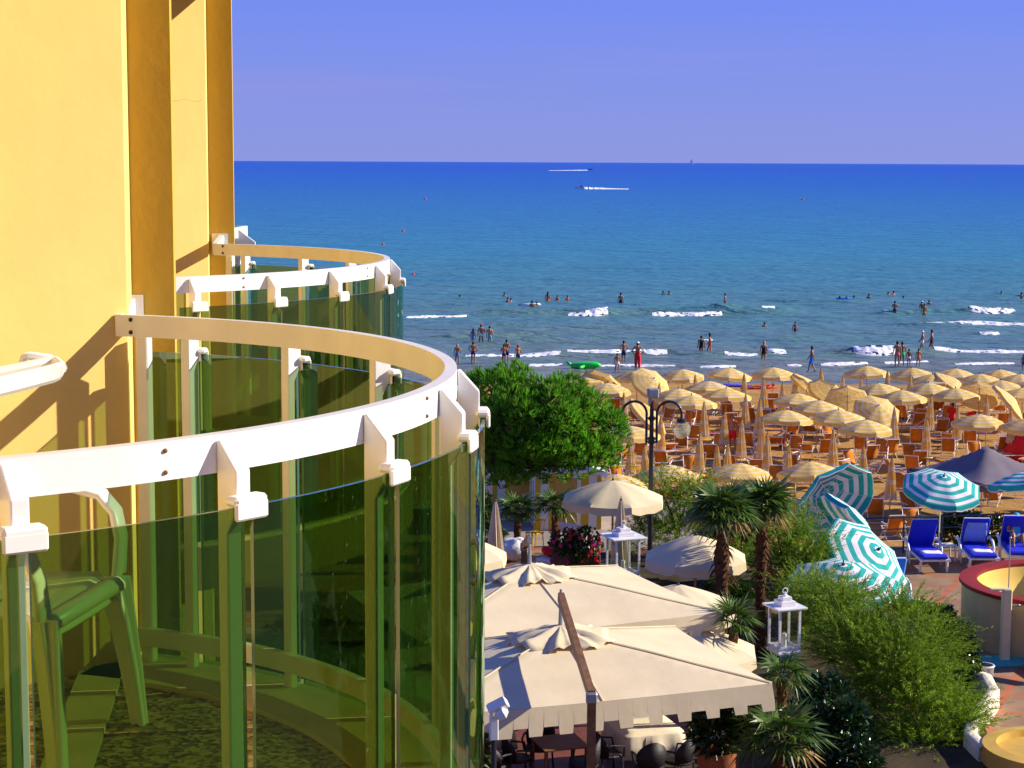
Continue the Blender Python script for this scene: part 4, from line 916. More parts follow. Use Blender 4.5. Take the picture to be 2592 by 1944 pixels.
P_('person in orange briefs in front of the white hat', 'B', 1565, 308, 386, 'stand', 0, [('brief', 'orange'), ('hair', 'brown')], H=1.65)
P_('swimmer with head out, right of the white hat', 'B', 1597, 284, 312, 'stand', 2, [('hair', 'black')], H=1.6)
P_('swimmer leaning on the small blue float', 'B', 1018, 258, 282, 'stand', 3, [('hair', 'black')], H=1.7)
P_('swimmer on the far side of the small blue float', 'B', 1062, 262, 282, 'stand', 2, [('hair', 'brown')], H=1.65)
P_('lone swimmer head right of the small blue float', 'B', 1110, 254, 272, 'stand', 2, [('hair', 'black')], H=1.7)
P_('swimmer with shoulders out, midway between float and splashing pair', 'B', 1207, 243, 276, 'stand', 2, [('hair', 'black')], H=1.7)
P_('swimmer playing with another, left one of the farthest pair', 'B', 1332, 230, 252, 'stand', 3, [('hair', 'brown')], H=1.7)
P_('swimmer playing with another, right one of the farthest pair', 'B', 1368, 225, 254, 'stand', 3, [('hair', 'black')], H=1.7, yaw=.8)
P_('dark swimmer low in water above the bodyboard', 'B', 1430, 256, 276, 'stand', 2, [('hair', 'black')], H=1.7)
P_('swimmer far out near the right edge', 'B', 2065, 226, 246, 'stand', 3, [('hair', 'brown')], H=1.7)
P_('swimmer with arms spread, at the right edge', 'B', 2195, 234, 278, 'armsout', 0, [('hair', 'black')], H=1.75)
P_('person in blue shorts at the right edge of the waterline', 'B', 2207, 636, 742, 'stand', 2, [('shorts', 'purple'), ('hair', 'black')])
P_('man in dark cap sitting on wet sand, left of two seated', 'B', 1668, 694, 775, 'sit', 2, [('shorts', 'navy'), ('hat', 'navy'), ('shirt', 'purple')], z=-.1, H=1.75)
P_('smaller figure sitting right of the man in dark cap', 'B', 1732, 704, 772, 'sit', 2, [('shorts', 'navy'), ('hair', 'brown')], z=-.1, H=1.45)
P_('person whose head and shoulders rise between parasols near the slim child', 'E7', 1785, 952, 1085, 'sit', 0, [('brief', 'navy'), ('hair', 'black')], z=-.05, H=1.8)
P_('man sitting on the red towel facing right', 'E2', 355, 215, 455, 'sit', 0, [('shorts', 'navy'), ('hair', 'blond')], z=.05, H=1.75, yaw=-1.3)
P_('person sitting left of the red towel with folded knees', 'E2', 205, 275, 450, 'sit', 3, [('brief', 'pink'), ('long_hair', 'brown')], z=.05, H=1.6, yaw=-.9)
q = at('E2', 500, 452, .07); person('sunbather lying on the red towel', q, 1.65, 1.9, 'lie', 3, [('brief', 'red'), ('top', 'red'), ('hair', 'brown')])
P_('tall tanned man standing among folded parasols, towel over shoulder', 'E2', 70, 805, 1340, 'stand2', 0, [('shorts', 'red'), ('hair', 'black')], z=0, H=1.78, yaw=2.6)
P_('woman in red bending over the deckchairs in the middle of the beach', 'E2', 760, 935, 1290, 'bend', 0, [('brief', 'red'), ('top', 'red'), ('hair', 'black')], z=0, H=1.75, yaw=-1.2)
P_('man reclining on a pink towel beside the lamp globe', 'E1', 1815, 868, 1060, 'sit', 2, [('shorts', 'red'), ('hair', 'black')], z=.08, H=1.6, yaw=-1.2)
P_('person in dark red sitting near the shore under tipped parasols', 'E3', 440, 282, 432, 'sit', 0, [('shirt', 'red'), ('shorts', 'red'), ('hair', 'brown')], z=0, H=1.7, yaw=-.8)
P_('tall woman in red dress standing among the right-hand parasols', 'E3', 1195, 640, 1120, 'stand2', 0, [('onepiece', 'red'), ('shirt', 'red'), ('hair', 'black')], z=0, H=1.72, yaw=2.2)
P_('person in red bending in the shade right of the red dress', 'E3', 1410, 660, 1020, 'bend', 0, [('shirt', 'red'), ('shorts', 'red'), ('hair', 'black')], z=0, H=1.75, yaw=-1.0)
P_('person sitting in dark clothes under the ringed tipped parasol', 'E3', 500, 640, 820, 'sit', 2, [('shirt', 'navy'), ('shorts', 'navy'), ('hair', 'black')], z=.3, H=1.65, yaw=.6)
P_('person sitting under the street lamp globe side parasol in white shirt', 'E1', 1440, 690, 850, 'sit', 0, [('shirt', 'white'), ('brief', 'navy'), ('hair', 'brown')], z=.25, H=1.65, yaw=-.7)
# floats
def float_mat(label, reg, x, y, ln, wd, rz, mt, z=SEAZ+.03, h=.12):
    p = at(reg, x, y, z); m = MB(); k = 5
    for i in range(k):
        f = (i-(k-1)/2)*wd/k; m.tube([(-ln/2, f, .02), (-ln*.48, f, .07), (0, f, .06), (ln*.48, f, .07), (ln/2, f, .02)], [h*.2, h*.5, h*.5, h*.5, h*.2], 8)
    o = m.build('air_mat', mt, smooth=True, loc=p); o.rotation_euler = (0, 0, rz); return tag(o, label, 'air mat')
float_mat('white air mat held by a man in waist-deep water', 'E7', 895, 232, 1.9, .7, .15, cmat('white'), h=.16)
float_mat('small blue float with two swimmers', 'B', 1042, 279, 1.3, .6, .1, cmat('blue'))
bb = float_mat('white bodyboard lying on the water in the breakers', 'B', 1325, 358, 1.1, .5, .2, cmat('white'), h=.08)
p = at('E7', 1500, 935, SEAZ+.05); gi = thing('inflatable_animal', 'bright green inflatable with raised tail floating at the shore', 'inflatable', p, -.1)
GRN = mat('green_vinyl', (.02, .70, .05), .3, .05, 5, 0, .5)
m = MB(); m.tube([(-.95, 0, .2), (-.75, 0, .12), (-.2, 0, .12), (.35, 0, .14), (.85, .0, .22), (1.1, 0, .2)], [.05, .2, .26, .28, .18, .04], 12); m.build('body', GRN, gi, True)
for s in (-1, 1): m = MB(); m.tube([(.0, s*.2, .12), (-.25, s*.55, .08), (-.35, s*.65, .08)], [.12, .09, .02], 8); m.build('fin', GRN, gi, True)
m = MB(); m.tube([(-.85, 0, .18), (-1.05, 0, .32), (-1.25, .12, .36)], [.1, .1, .03], 8); m.build('tail', GRN, gi, True)
# buoys
for x, y, lb in ((918, 431, 'red buoy farthest out, above the left balcony'), (871, 500, 'red buoy just right of the farther balcony rail'), (827, 529, 'red buoy touching the farther balcony rail'), (893, 594, 'red buoy nearest the shore, beside the balcony'), (1733, 432, 'red buoy alone in the right half of the sea')):
    p = at('D', x, y, SEAZ); r = .30*p.y/450+.10; m = MB(); m.lathe([(0, -.6), (.6, -.4), (.9, .1), (.6, .6), (.2, .9), (.12, 1.5), (0, 1.6)], 10)
    m.v = [(a*r, b*r, c*r) for a, b, c in m.v]; tag(m.build('buoy', RED, smooth=True, loc=p), lb, 'buoy', 'red buoys')
# boats
BH = mat('boat_hull', (.8, .8, .8), .3, .04, 3, 0, .5)
def boat(label, x, y, ln, rz, dark):
    p = at('D', x, y, SEAZ); b = thing('motorboat', label, 'boat', p, rz)
    m = MB(); k = 10; prof = []
    for i in range(k+1):
        f = i/k; wd = ln*.15*(1-f**3.2); sh = ln*(.10+.06*f*f); xx = (f-.5)*ln
        m.v += [(xx, -wd, sh), (xx, -wd*.75, 0), (xx+.03*ln*f, 0, -.05*ln), (xx, wd*.75, 0), (xx, wd, sh), (xx, 0, sh*.85)]
    for i in range(k):
        for j in range(6): m.f.append((i*6+j, i*6+(j+1) % 6, (i+1)*6+(j+1) % 6, (i+1)*6+j)); m.m.append(0)
    m.f.append((0, 1, 2, 3, 4, 5)); m.m.append(0)
    m.build('hull', cmat('navy') if dark else BH, b)
    m = MB(); m.box((-.02*ln, 0, .17*ln), (.22*ln, .18*ln, .10*ln), bev=.03*ln); m.build('cabin', cmat('navy'), b)
    m = MB(); m.add([(.10*ln, -.08*ln, .12*ln), (.10*ln, .08*ln, .12*ln), (.03*ln, .08*ln, .22*ln), (.03*ln, -.08*ln, .22*ln)], [(0, 1, 2, 3)]); m.build('windscreen', DARKM, b).modifiers.new('s', 'SOLIDIFY').thickness = .05
    m = MB(); m.box((-.5*ln, 0, .08*ln), (.06*ln, .06*ln, .14*ln), bev=.01*ln); m.build('outboard_motor', DARKM, b)
    return p
pb1 = boat('dark motorboat speeding right with white wake near the horizon', 1275, 366.5, 9, 0, True)
pb2 = boat('white motorboat speeding left with long wake, nearer than the dark one', 1255, 407, 6.5, math.pi, False)
def wake(x0, x1, y, wd, label):
    a, b = at('D', x0, y, SEAZ+.25), at('D', x1, y+.5, SEAZ+.25); m = MB(); k = 60; fr = random.Random(int(x0))
    for i in range(k+1):
        t = i/k; q = a.lerp(b, t); w1 = wd*(1-t*.85)*(.6+.4*fr.random()); h = .9*(1-t)**1.5*fr.uniform(.5, 1.1)+.15
        m.v += [(q.x, q.y-w1, q.z-.2), (q.x, q.y, q.z+h), (q.x, q.y+w1, q.z-.2)]
    m.f = [(3*i+j, 3*i+j+1, 3*i+4+j, 3*i+3+j) for i in range(k) for j in range(2)]; m.m = [0]*len(m.f)
    tag(m.build('boat_wake', FM, smooth=True), label, 'wake')
wake(1269, 1186, 367.8, 7, 'white wake trailing left behind the dark motorboat')
wake(1261, 1358, 407.6, 3.5, 'white wake trailing right behind the white motorboat')
p = at('D', 1494, 354.2, SEAZ); sbt = thing('sailboat', 'small white sailboat on the horizon', 'sailboat', p, .3); k = p.y*13/4000/12
m = MB()
for i in range(9):
    f = i/8; wd = .9*(1-(2*f-1)**2)**.6+.02; xx = (f-.5)*7; m.v += [(xx, -wd, .9), (xx*.9, 0, -.2), (xx, wd, .9)]
m.f = [(3*i+j, 3*i+(j+1) % 3, 3*i+3+(j+1) % 3, 3*i+3+j) for i in range(8) for j in range(3)]; m.m = [0]*len(m.f)
sc_ = k; m.v = [(a*sc_, b*sc_, c*sc_) for a, b, c in m.v]; m.build('hull', BH, sbt)
m = MB(); m.tube([(0, 0, .8*sc_), (0, 0, 11.6*sc_)], .14*sc_, 6); m.build('mast', BH, sbt)
for nm, vs in (('mainsail', [(-.2, 0, 1.8), (-3.2, .5, 1.8), (-1.6, .45, 6), (-.2, 0, 11.3)]), ('jib', [(.25, 0, 10), (3.2, 0, 1.2), (.6, .6, 1.6)])):
    m = MB(); m.add([(a*sc_, b*sc_, c*sc_) for a, b, c in vs], [tuple(range(len(vs)))]); m.build(nm, TW, sbt).modifiers.new('s', 'SOLIDIFY').thickness = .05
# ================================================================ TERRACE, GARDEN AND POOL
gr = random.Random(21)
DECK = mat('dark_timber_floor', (.17, .055, .025), .55, .3, 2, .2, .3)
m = MB(); m.prism([(-7, 20), (4.6, 21.5), (5.0, 31.5), (3.4, 44), (-7, 42)], DZ-.1, DZ+.05)
tag(m.build('terrace_floor', DECK), kind='structure')
def rect_canopy(label, FR, FLd, L, Dp, z, hh, vent_px, arm_top_px, post_px, post_dep):
    """FR front right corner, FLd point giving the front edge direction"""
    d = (FLd-FR); d.z = 0; d.normalize(); e = Vector((d.y, -d.x, 0))
    if e.y < 0: e = -e
    c = FR+d*L/2+e*Dp/2; t = thing('cantilever_parasol', label, 'parasol', (c.x, c.y, DZ), 0, 'big rectangular restaurant parasols')
    Z = z-DZ
    m = MB(); k = 24
    def P(i, j, zz): return (d*(-(i*2-1))*L/2+e*(j*2-1)*Dp/2+Vector((0, 0, zz)))
    for i in range(k+1):
        for j in range(k+1):
            x, y = i/k*2-1, j/k*2-1; r = max(abs(x), abs(y)); mn = min(abs(x), abs(y))
            sg = .05*r*(1-(mn/max(r, .01))**2)*(1-r*.4)+.022*noise.noise(Vector((x*3, y*3, L)))*(1-r)
            m.v.append(P(i/k, j/k, Z+hh*(1-r)-sg))
    for i in range(k):
        for j in range(k):
            a, b, c_, e_ = i*(k+1)+j, (i+1)*(k+1)+j, (i+1)*(k+1)+j+1, i*(k+1)+j+1
            m.f += [(a, b, c_), (a, c_, e_)] if i == j else [(a, b, e_), (b, c_, e_)] if i+j == k-1 else [(a, b, c_, e_)]
    m.m = [0]*len(m.f)
    # castellated valance
    per = [(i/k, 0) for i in range(k)]+[(1, i/k) for i in range(k)]+[(1-i/k, 1) for i in range(k)]+[(0, 1-i/k) for i in range(k)]
    def edge_z(i, j):
        x, y = i*2-1, j*2-1; r = 1; mn = min(abs(x), abs(y)); return Z-.05*(1-mn**2)*.6
    pp = [P(i, j, edge_z(i, j)-.003) for i, j in per]; n0 = len(pp)
    for q in range(n0):
        a, b = pp[q], pp[(q+1) % n0]
        ex = (Vector((a.x+b.x, a.y+b.y, 0)).normalized())
        m.add([a, b, b+ex*.05-Vector((0, 0, .30)), a+ex*.05-Vector((0, 0, .30))], [(0, 1, 2, 3)])
        if q % 2: m.add([a+ex*.05-Vector((0, 0, .30)), b+ex*.05-Vector((0, 0, .30)), b.lerp(a, .06)+ex*.07-Vector((0, 0, .43)), a.lerp(b, .06)+ex*.07-Vector((0, 0, .43))], [(0, 1, 2, 3)])
    cn = m.build('canopy', CREAM, t); smooth_by_angle(cn, 30)
    for ca, cb in ((0, 0), (1, 0), (0, 1), (1, 1), (.5, 0), (.5, 1)):      # sewn seams from hub to hem
        sm_ = MB(); prv = None
        for q in range(25):
            f = q/24; i_, j_ = .5+(ca-.5)*f, .5+(cb-.5)*f; x, y = i_*2-1, j_*2-1; r_ = max(abs(x), abs(y)); mn = min(abs(x), abs(y))
            sg = .05*r_*(1-(mn/max(r_, .01))**2)*(1-r_*.4)+.022*noise.noise(Vector((x*3, y*3, L)))*(1-r_)
            c0 = P(i_, j_, Z+hh*(1-r_)-sg+.016); tg = (P(ca, cb, 0)-P(.5, .5, 0)).normalized(); s2 = Vector((tg.y, -tg.x, 0))*.022
            sm_.v += [c0-s2-Vector((0, 0, .004)), c0-s2*.5+Vector((0, 0, .006)), c0+s2*.5+Vector((0, 0, .006)), c0+s2-Vector((0, 0, .004))]
        sm_.f = [(q*4+w_i, q*4+w_i+1, q*4+w_i+5, q*4+w_i+4) for q in range(24) for w_i in range(3)]; sm_.m = [0]*len(sm_.f)
        sm_.build('seam', CREAM, cn)
    # ruffled vent flap
    m = MB(); k = 64; R0 = .76
    for i in range(7):
        f = i/6
        for j in range(k):
            a = 2*math.pi*j/k; ca, sa = math.cos(a), math.sin(a); q = 1/max(abs(ca), abs(sa)); q = q*.55+.45
            rr = R0*f*q*(1+.05*math.sin(9*a)*f); zz = Z+hh*(1-f*.30)+.10-.06*f*f+(.05*math.sin(7*a+1)+.045*math.sin(13*a+2)*math.cos(3*a)+.03*math.sin(19*a))*f**1.2+.03*math.sin(9*f+5*a)*f
            m.v.append(d*(-ca)*rr*1.1+e*sa*rr*.8+Vector((0, 0, zz)))
    m.f = [(i*k+j, (i+1)*k+j, (i+1)*k+(j+1) % k, i*k+(j+1) % k) for i in range(6) for j in range(k)]; m.m = [0]*len(m.f)
    v = m.build('vent_flap', CREAM, cn, True); v.modifiers.new('s', 'SOLIDIFY').thickness = .008
    base = Vector(t.location)
    top = pt(0, 0, 0)*0+Vector((c.x, c.y, z+hh+.55))
    ppx = ptd(*post_px, post_dep)
    m = MB(); m.bar(Vector((ppx.x, ppx.y, DZ))-base, ppx-base, .13, .13, (0, 1, 0)); m.build('post', WOOD, t)
    m = MB(); m.bar(ppx-base, top-base, .10, .15); m.build('arm', WOOD, t)
    m = MB(); m.tube([top-base+Vector((0, 0, .12)), top-base-Vector((0, 0, .55))], [.02, .04], 8); m.box(top-base, (.09, .09, .12)); m.build('hub', GREYM, t)
    m = MB(); m.box(ppx-base+Vector((0, 0, -.03)), (.17, .17, .16), bev=.02); m.build('joint', GREYM, t)
    return t
zc = 4.9
rect_canopy('front cream rectangular parasol with brown timber arm over its top', pt(*S('D', 1668, 1476), zc), pt(*S('D', 1049, 1535), zc), 5.7, 3.75, zc, .62, None, None, S('G', 1622, 1188), 26.6)
rect_canopy('rear cream rectangular parasol, its timber arm folded beyond the ruffled vent', pt(*S('D', 1560, 1322), zc), pt(*S('D', 1049, 1376), zc), 5.8, 4.2, zc, .62, None, None, S('E6', 605, 800), 38.2)
# round cream parasols
CR8 = [(1, 0)]
def cream(label, g, x, y, R, top, H, dep=None):
    t = make_open('round_parasol', label, R, H, CR8, [CREAM, CREAM], top-.75, top, 8, .17, UPOLE, .03); t['group'] = 'round cream parasols'
    p = at(g, x, y, DZ+top) if dep is None else ptd(*S(g, x, y), dep)
    t.location = (p.x, p.y, p.z-top if dep is None else p.z-top); t.rotation_euler = (0, 0, .3); return t
cream('round cream parasol with scalloped edge in front of the striped cabin', 'E6', 1600, 66, 1.42, 2.6, .50)
cream('round cream parasol partly behind the left palm trunk', 'E4', 1115, 1072, 1.22, 2.6, .52)
cream('round cream parasol half hidden behind the railing glass edge', 'E6', -110, 690, 1.1, 2.5, .45)
cream('round cream parasol sticking out right of the rear rectangular one', 'H', -30, 470, 1.25, 2.6, .45)
cream('round cream parasol sticking out right of the front rectangular one', 'H', 60, 740, 1.25, 2.6, .45)
clc = make_closed('folded_round_parasol', 'folded cream parasol by the left edge of the terrace', [CREAM], 2.7, 1.05, .19)
p = at('E6', 285, 308, DZ+2.7); clc.location = (p.x, p.y, DZ); clc['group'] = 'folded cream parasols'
c2 = dup(clc); p = at('E6', 1690, 292, DZ+2.7); c2.location = (p.x, p.y, DZ); c2['label'] = 'folded cream parasol standing behind the white lantern by the cabin'
# lanterns
LGL = glass_mat('clear_glass', (.90, .93, .90), 1.45)
CANDLE = mat('candle_wax', (.8, .75, .6), .6, .03, 5)
def lantern(label, p, wd, hb_, ped):
    t = thing('lantern', label, 'lantern', p, .35, 'big white lanterns'); h = wd/2
    m = MB()
    m.box((0, 0, -ped/2), (.10, .10, ped)); m.build('stand', WHT, t)
    m = MB(); m.box((0, 0, .03), (wd, wd, .06), bev=.01); m.box((0, 0, .085), (wd*.86, wd*.86, .05), bev=.01); m.build('base', WHT, t)
    m = MB()
    for x in (-1, 1):
        for y in (-1, 1): m.box((x*wd*.42, y*wd*.42, .11+hb_/2), (.045, .045, hb_))
    for z in (.13, .11+hb_-.02):
        for a in (0, 1):
            for s_ in (-1, 1): m.box((0 if a else s_*wd*.42, s_*wd*.42 if a else 0, z), (wd*.84-.05 if a else .035, .035 if a else wd*.84-.05, .04))
    m.build('frame', WHT, t)
    for i in range(4):
        m = MB(); a = i*math.pi/2; m.box((math.cos(a)*wd*.42, math.sin(a)*wd*.42, .11+hb_/2), (.006, wd*.84-.06, hb_-.08), a); m.build('glass_pane', LGL, t)
    m = MB(); m.box((0, 0, .11+hb_+.02), (wd*1.28, wd*1.28, .04), bev=.008); m.box((0, 0, .11+hb_+.09), (wd*.62, wd*.62, .10), bev=.008); m.box((0, 0, .11+hb_+.18), (wd*.40, wd*.40, .08), bev=.008)
    rf = m.build('roof', WHT, t)
    m = MB(); m.lathe([(.05, 0), (.05, .03), (.02, .05), (.02, .09)], 10, (0, 0, .11+hb_+.22)); m.tube([(.055*math.cos(q*.524), 0, .11+hb_+.33+.055*math.sin(q*.524)) for q in range(13)], .012, 6); m.build('finial', WHT, rf)
    m = MB(); m.lathe([(.05, 0), (.055, .02), (.05, hb_*.33), (.01, hb_*.33), (.006, hb_*.37)], 12, (0, 0, .11)); m.build('candle', CANDLE, t)
b1 = ptd(*S('H', 655, 905), 36); lantern('tall white glass lantern with candle beside the right palm', b1, .52, .80, max(.2, b1.z-DZ))
b2 = ptd(*S('E6', 1710, 1150), 43); lantern('white glass lantern half hidden behind the rear cream rectangular parasol', b2, .68, .85, max(.2, b2.z-DZ))
# street lamp
t0 = ptd(*S('E1', 1163, 640), 50.0); lamp = thing('street_lamp', 'dark street lamp with two hooped arms and clear globe', 'street lamp', (t0.x, t0.y, DZ)); hh = t0.z-DZ; k = 50/F*.180832
m = MB(); m.tube([(0, 0, 0), (0, 0, hh-.9), (0, 0, hh)], [.075, .06, .055], 12); m.build('pole', DARKM, lamp)
m = MB()
for z in (.47, 1.03, 1.12): m.tube([(-.17, 0, hh-(z+.0)*1.0), (.17, 0, hh-z)], .028, 8); m.lathe([(.09, -.05), (.09, .05)], 12, (0, 0, hh-z))
m.build('clamp', DARKM, lamp)
GLO = glass_mat('globe_glass', (.86, .88, .80), 1.5); n = GLO.node_tree; ms = [q for q in n.nodes if q.type == 'MIX_SHADER'][0]
df = n.nodes.new('ShaderNodeBsdfTranslucent'); df.inputs[0].default_value = (.85, .82, .62, 1); m3 = n.nodes.new('ShaderNodeMixShader'); m3.inputs[0].default_value = .22
n.links.new(ms.outputs[0], m3.inputs[1]); n.links.new(df.outputs[0], m3.inputs[2]); n.links.new(m3.outputs[0], n.nodes['Material Output'].inputs['Surface'])
for s_ in (-1, 1):
    m = MB(); R = .335; cx_ = s_*(.14+R); ps = [(s_*.14, 0, hh-1.12), (s_*.14, 0, hh-.34)]
    ps += [(cx_-s_*R*math.cos(a), 0, hh-.34+R*math.sin(a)) for a in [i*math.pi/14 for i in range(15)]]
    ps.append((cx_+s_*R, 0, hh-.50)); m.tube(ps, .036, 10); m.build('arm', DARKM, lamp)
    gz = hh-.50-.27
    m = MB(); m.lathe([(.06, 0), (.13, -.02), (.135, -.12), (.11, -.13), (.11, -.02)], 14, (cx_+s_*R, 0, hh-.46)); hd = m.build('lamp_head', DARKM, lamp)
    m = MB(); m.sphere((cx_+s_*R, 0, gz), .255, 24, 1, 16); m.build('globe', GLO, lamp, True)
    m = MB()
    for i in range(5): m.lathe([(.05, 0), (.10, .015), (.05, .03)], 14, (cx_+s_*R, 0, gz+.16-.065*i))
    m.build('louvre', GREYM, hd)
m = MB(); m.box((.02, 0, hh+.22), (.30, .22, .26), .2, bev=.03); m.box((-.05, .0, hh+.02), (.10, .10, .16)); m.build('floodlight_box', GREYM, lamp)  # grey box built as a floodlight housing on the pole top
# striped cabin
ST = bpy.data.materials.new('yellow_white_stripes'); ST.use_nodes = True; n = ST.node_tree; p_ = n.nodes['Principled BSDF']; p_.inputs['Roughness'].default_value = .85
tc = n.nodes.new('ShaderNodeTexCoord'); sp = n.nodes.new('ShaderNodeSeparateXYZ'); n.links.new(tc.outputs['Object'], sp.inputs[0])
a1 = n.nodes.new('ShaderNodeMath'); a1.operation = 'ADD'; n.links.new(sp.outputs[0], a1.inputs[0]); n.links.new(sp.outputs[1], a1.inputs[1])
a2 = n.nodes.new('ShaderNodeMath'); a2.operation = 'MULTIPLY'; a2.inputs[1].default_value = 2.05; n.links.new(a1.outputs[0], a2.inputs[0])
a3 = n.nodes.new('ShaderNodeMath'); a3.operation = 'FRACT'; n.links.new(a2.outputs[0], a3.inputs[0])
a4 = n.nodes.new('ShaderNodeMath'); a4.operation = 'GREATER_THAN'; a4.inputs[1].default_value = .5; n.links.new(a3.outputs[0], a4.inputs[0])
mx2 = n.nodes.new('ShaderNodeMix'); mx2.data_type = 'RGBA'; mx2.inputs['A'].default_value = (.72, .68, .60, 1); mx2.inputs['B'].default_value = (.60, .36, .02, 1)
n.links.new(a4.outputs[0], mx2.inputs['Factor']); n.links.new(mx2.outputs['Result'], p_.inputs['Base Color'])
def cabin(label, p, rz, wx, wy, h, hr):
    t = thing('striped_cabin', label, 'cabin', p, rz)
    m = MB(); m.box((0, 0, h/2), (wx, wy, h)); m.build('wall', ST, t)
    m = MB(); X, Y = wx/2+.14, wy/2+.14
    m.add([(-X, -Y, h), (X, -Y, h), (X, Y, h), (-X, Y, h), (0, -Y, h+hr), (0, Y, h+hr)], [(0, 4, 5, 3), (1, 2, 5, 4), (0, 1, 4), (2, 3, 5), (3, 2, 1, 0)])
    rf = m.build('roof', TW, t)
    for y in (-Y, Y):
        m = MB()
        for s_ in (-1, 1):
            for i in range(10):
                f0, f1 = i/10, (i+1)/10; a, b = Vector((s_*X*f0, y*1.004, h+hr*(1-f0)+.01)), Vector((s_*X*f1, y*1.004, h+hr*(1-f1)+.01)); c_ = (a+b)/2-Vector((0, 0, .22))
                m.add([a, b, b-Vector((0, 0, .13)), c_, a-Vector((0, 0, .13))], [(0, 1, 2, 3, 4)])
        m.build('scalloped_trim', TW, rf)
    m = MB(); m.box((-.1, -wy/2-.015, h*.45), (.7, .03, h*.88)); m.build('door', mat('cabin_door', (.52, .30, .05), .7), t)
pc = ptd(*S('E6', 1040, 600), 56); cabin('small yellow and white striped beach cabin, gable towards the terrace', (pc.x, pc.y, DZ), .12, 2.0, 2.2, 1.75, .42)
pc = ptd(*S('E6', 560, 600), 57.5); cabin('striped beach cabin mostly behind the pine, left of another', (pc.x, pc.y, DZ), .12, 2.0, 2.2, 1.55, .42)
m = MB(); m.prism([(-30, 51.2), (2.2, 51.5), (6.2, 53.0), (6.2, 60), (-30, 60)], -.5, DZ-.01); tag(m.build('promenade', mat('promenade_concrete', (.30, .25, .20), .85, .2, 1.5, .2)), kind='structure')
# loungers under the terrace edge
def blue_lounger(label, g, a, b, cov, extra=None):
    A, B = at(g, *a, DZ), at(g, *b, DZ); d = B-A; yaw = math.atan2(-d.x, d.y); c = A+(d.normalized()*.75); sd = Vector((d.y, -d.x, 0)).normalized()
    c = c-sd*.34 if sd.x < 0 else c+sd*.34
    t = thing('sun_lounger', label, 'sun lounger', (c.x, c.y, DZ), yaw, 'white framed sun loungers with cushions')
    m = MB(); m.box((0, .25, .30), (.66, 1.35, .05), bev=.015)
    for s_ in (-.33, .33): m.tube([(s_, -.42, .30), (s_, .2, .33), (s_, .95, .30)], .03, 8)
    m.build('frame', WPL, t)
    for x in (-.30, .30):
        for y in (-.35, .78): m = MB(); m.tube([(x*1.08, y, 0), (x, y+.05, .29)], [.03, .035], 8); m.build('leg', WPL, t)
        m = MB(); s_ = 1 if x > 0 else -1; m.tube([(s_*.37, .12, .02), (s_*.39, .10, .38), (s_*.39, -.05, .52), (s_*.38, -.35, .56), (s_*.36, -.5, .5)], [.025, .03, .035, .035, .03], 8); m.build('armrest', WPL, t, True)
    m = MB(); m.box((0, .28, .375), (.60, 1.34, .09), bev=.03); cu = m.build('seat_cushion', cov, t)
    M = Matrix.Translation((0, -.38, .40)) @ Matrix.Rotation(R_(-32), 4, 'X')
    m = MB(); m.box((0, 0, .38), (.62, .08, .84), M=M, bev=.03); m.build('back_cushion', cov, t)
    m = MB(); m.box((0, -.06, .36), (.60, .03, .82), M=M); m.build('back_frame', WPL, t)
    t.scale = (1.18,)*3
    return t, M
WTW = mat('white_towel', (.82, .80, .80), .9, .05, 8, .4, .1)
PB = mat('pale_blue_towel', (.22, .34, .78), .9, .08, 8, .4, .1)
t1, M1 = blue_lounger('white lounger with bright blue cushion, leftmost of three by the railing', 'E5', (1150, 1000), (1265, 1090), BLUE)
t2, M2 = blue_lounger('white lounger with blue cushion and pale blue towel hung on its back', 'E5', (1625, 985), (1715, 1078), BLUE)
t3, M3 = blue_lounger('white lounger with a sunbather in light blue cap on it', 'E5', (1985, 960), (2060, 1050), BLUE)
def on_lounger(t, M, name, label, mt, kind):
    m = MB(); k = 7
    for i in range(k+1):
        for j in range(6):
            x, y = (j/5-.5), (i/k-.5)
            if kind == 'seat': q = Vector((x*.46, .55+y*.34, .43+.012*noise.noise(Vector((x*9, y*9, 1)))))
            else: q = M @ Vector((x*.52*(1-.25*max(0, y)), .052+.02*noise.noise(Vector((x*6, y*6, 2))), .42+y*.62))
            m.v.append(q)
    m.f = [(i*6+j, i*6+j+1, i*6+j+7, i*6+j+6) for i in range(k) for j in range(5)]; m.m = [0]*len(m.f)
    o = m.build(name, mt, smooth=True); o.location = t.location; o.rotation_euler = t.rotation_euler; o.scale = t.scale; o.modifiers.new('s', 'SOLIDIFY').thickness = .02
    return tag(o, label, 'towel')
on_lounger(t1, M1, 'folded_towel', 'white folded towel on the leftmost blue lounger', WTW, 'seat')
on_lounger(t2, M2, 'folded_towel', 'white folded towel on the lounger with a towel on its back', WTW, 'seat')
on_lounger(t2, M2, 'hanging_towel', 'pale blue towel hung over the back of a blue lounger', PB, 'back')
pp = Matrix.Translation(t3.location) @ Matrix.Rotation(t3.rotation_euler.z, 4, 'Z')
person('sunbather with light blue cap sitting on the rightmost lounger', pp @ Vector((0, -.12, .46)), 1.65, t3.rotation_euler.z, 'sit', 0, [('onepiece', 'cyan'), ('hat', 'cyan'), ('hair', 'brown')])
p = at('E5', 1530, 1020, DZ); tb = thing('side_table', 'small white side table with green leafy things between two loungers', 'side table', (p.x, p.y+.2, DZ), .2)
m = MB(); m.box((0, 0, .43), (.5, .42, .035), bev=.01); m.build('tabletop', WPL, tb)
for x in (-.2, .2):
    for y in (-.16, .16): m = MB(); m.tube([(x*1.1, y*1.1, 0), (x, y, .42)], .022, 6); m.build('leg', WPL, tb)
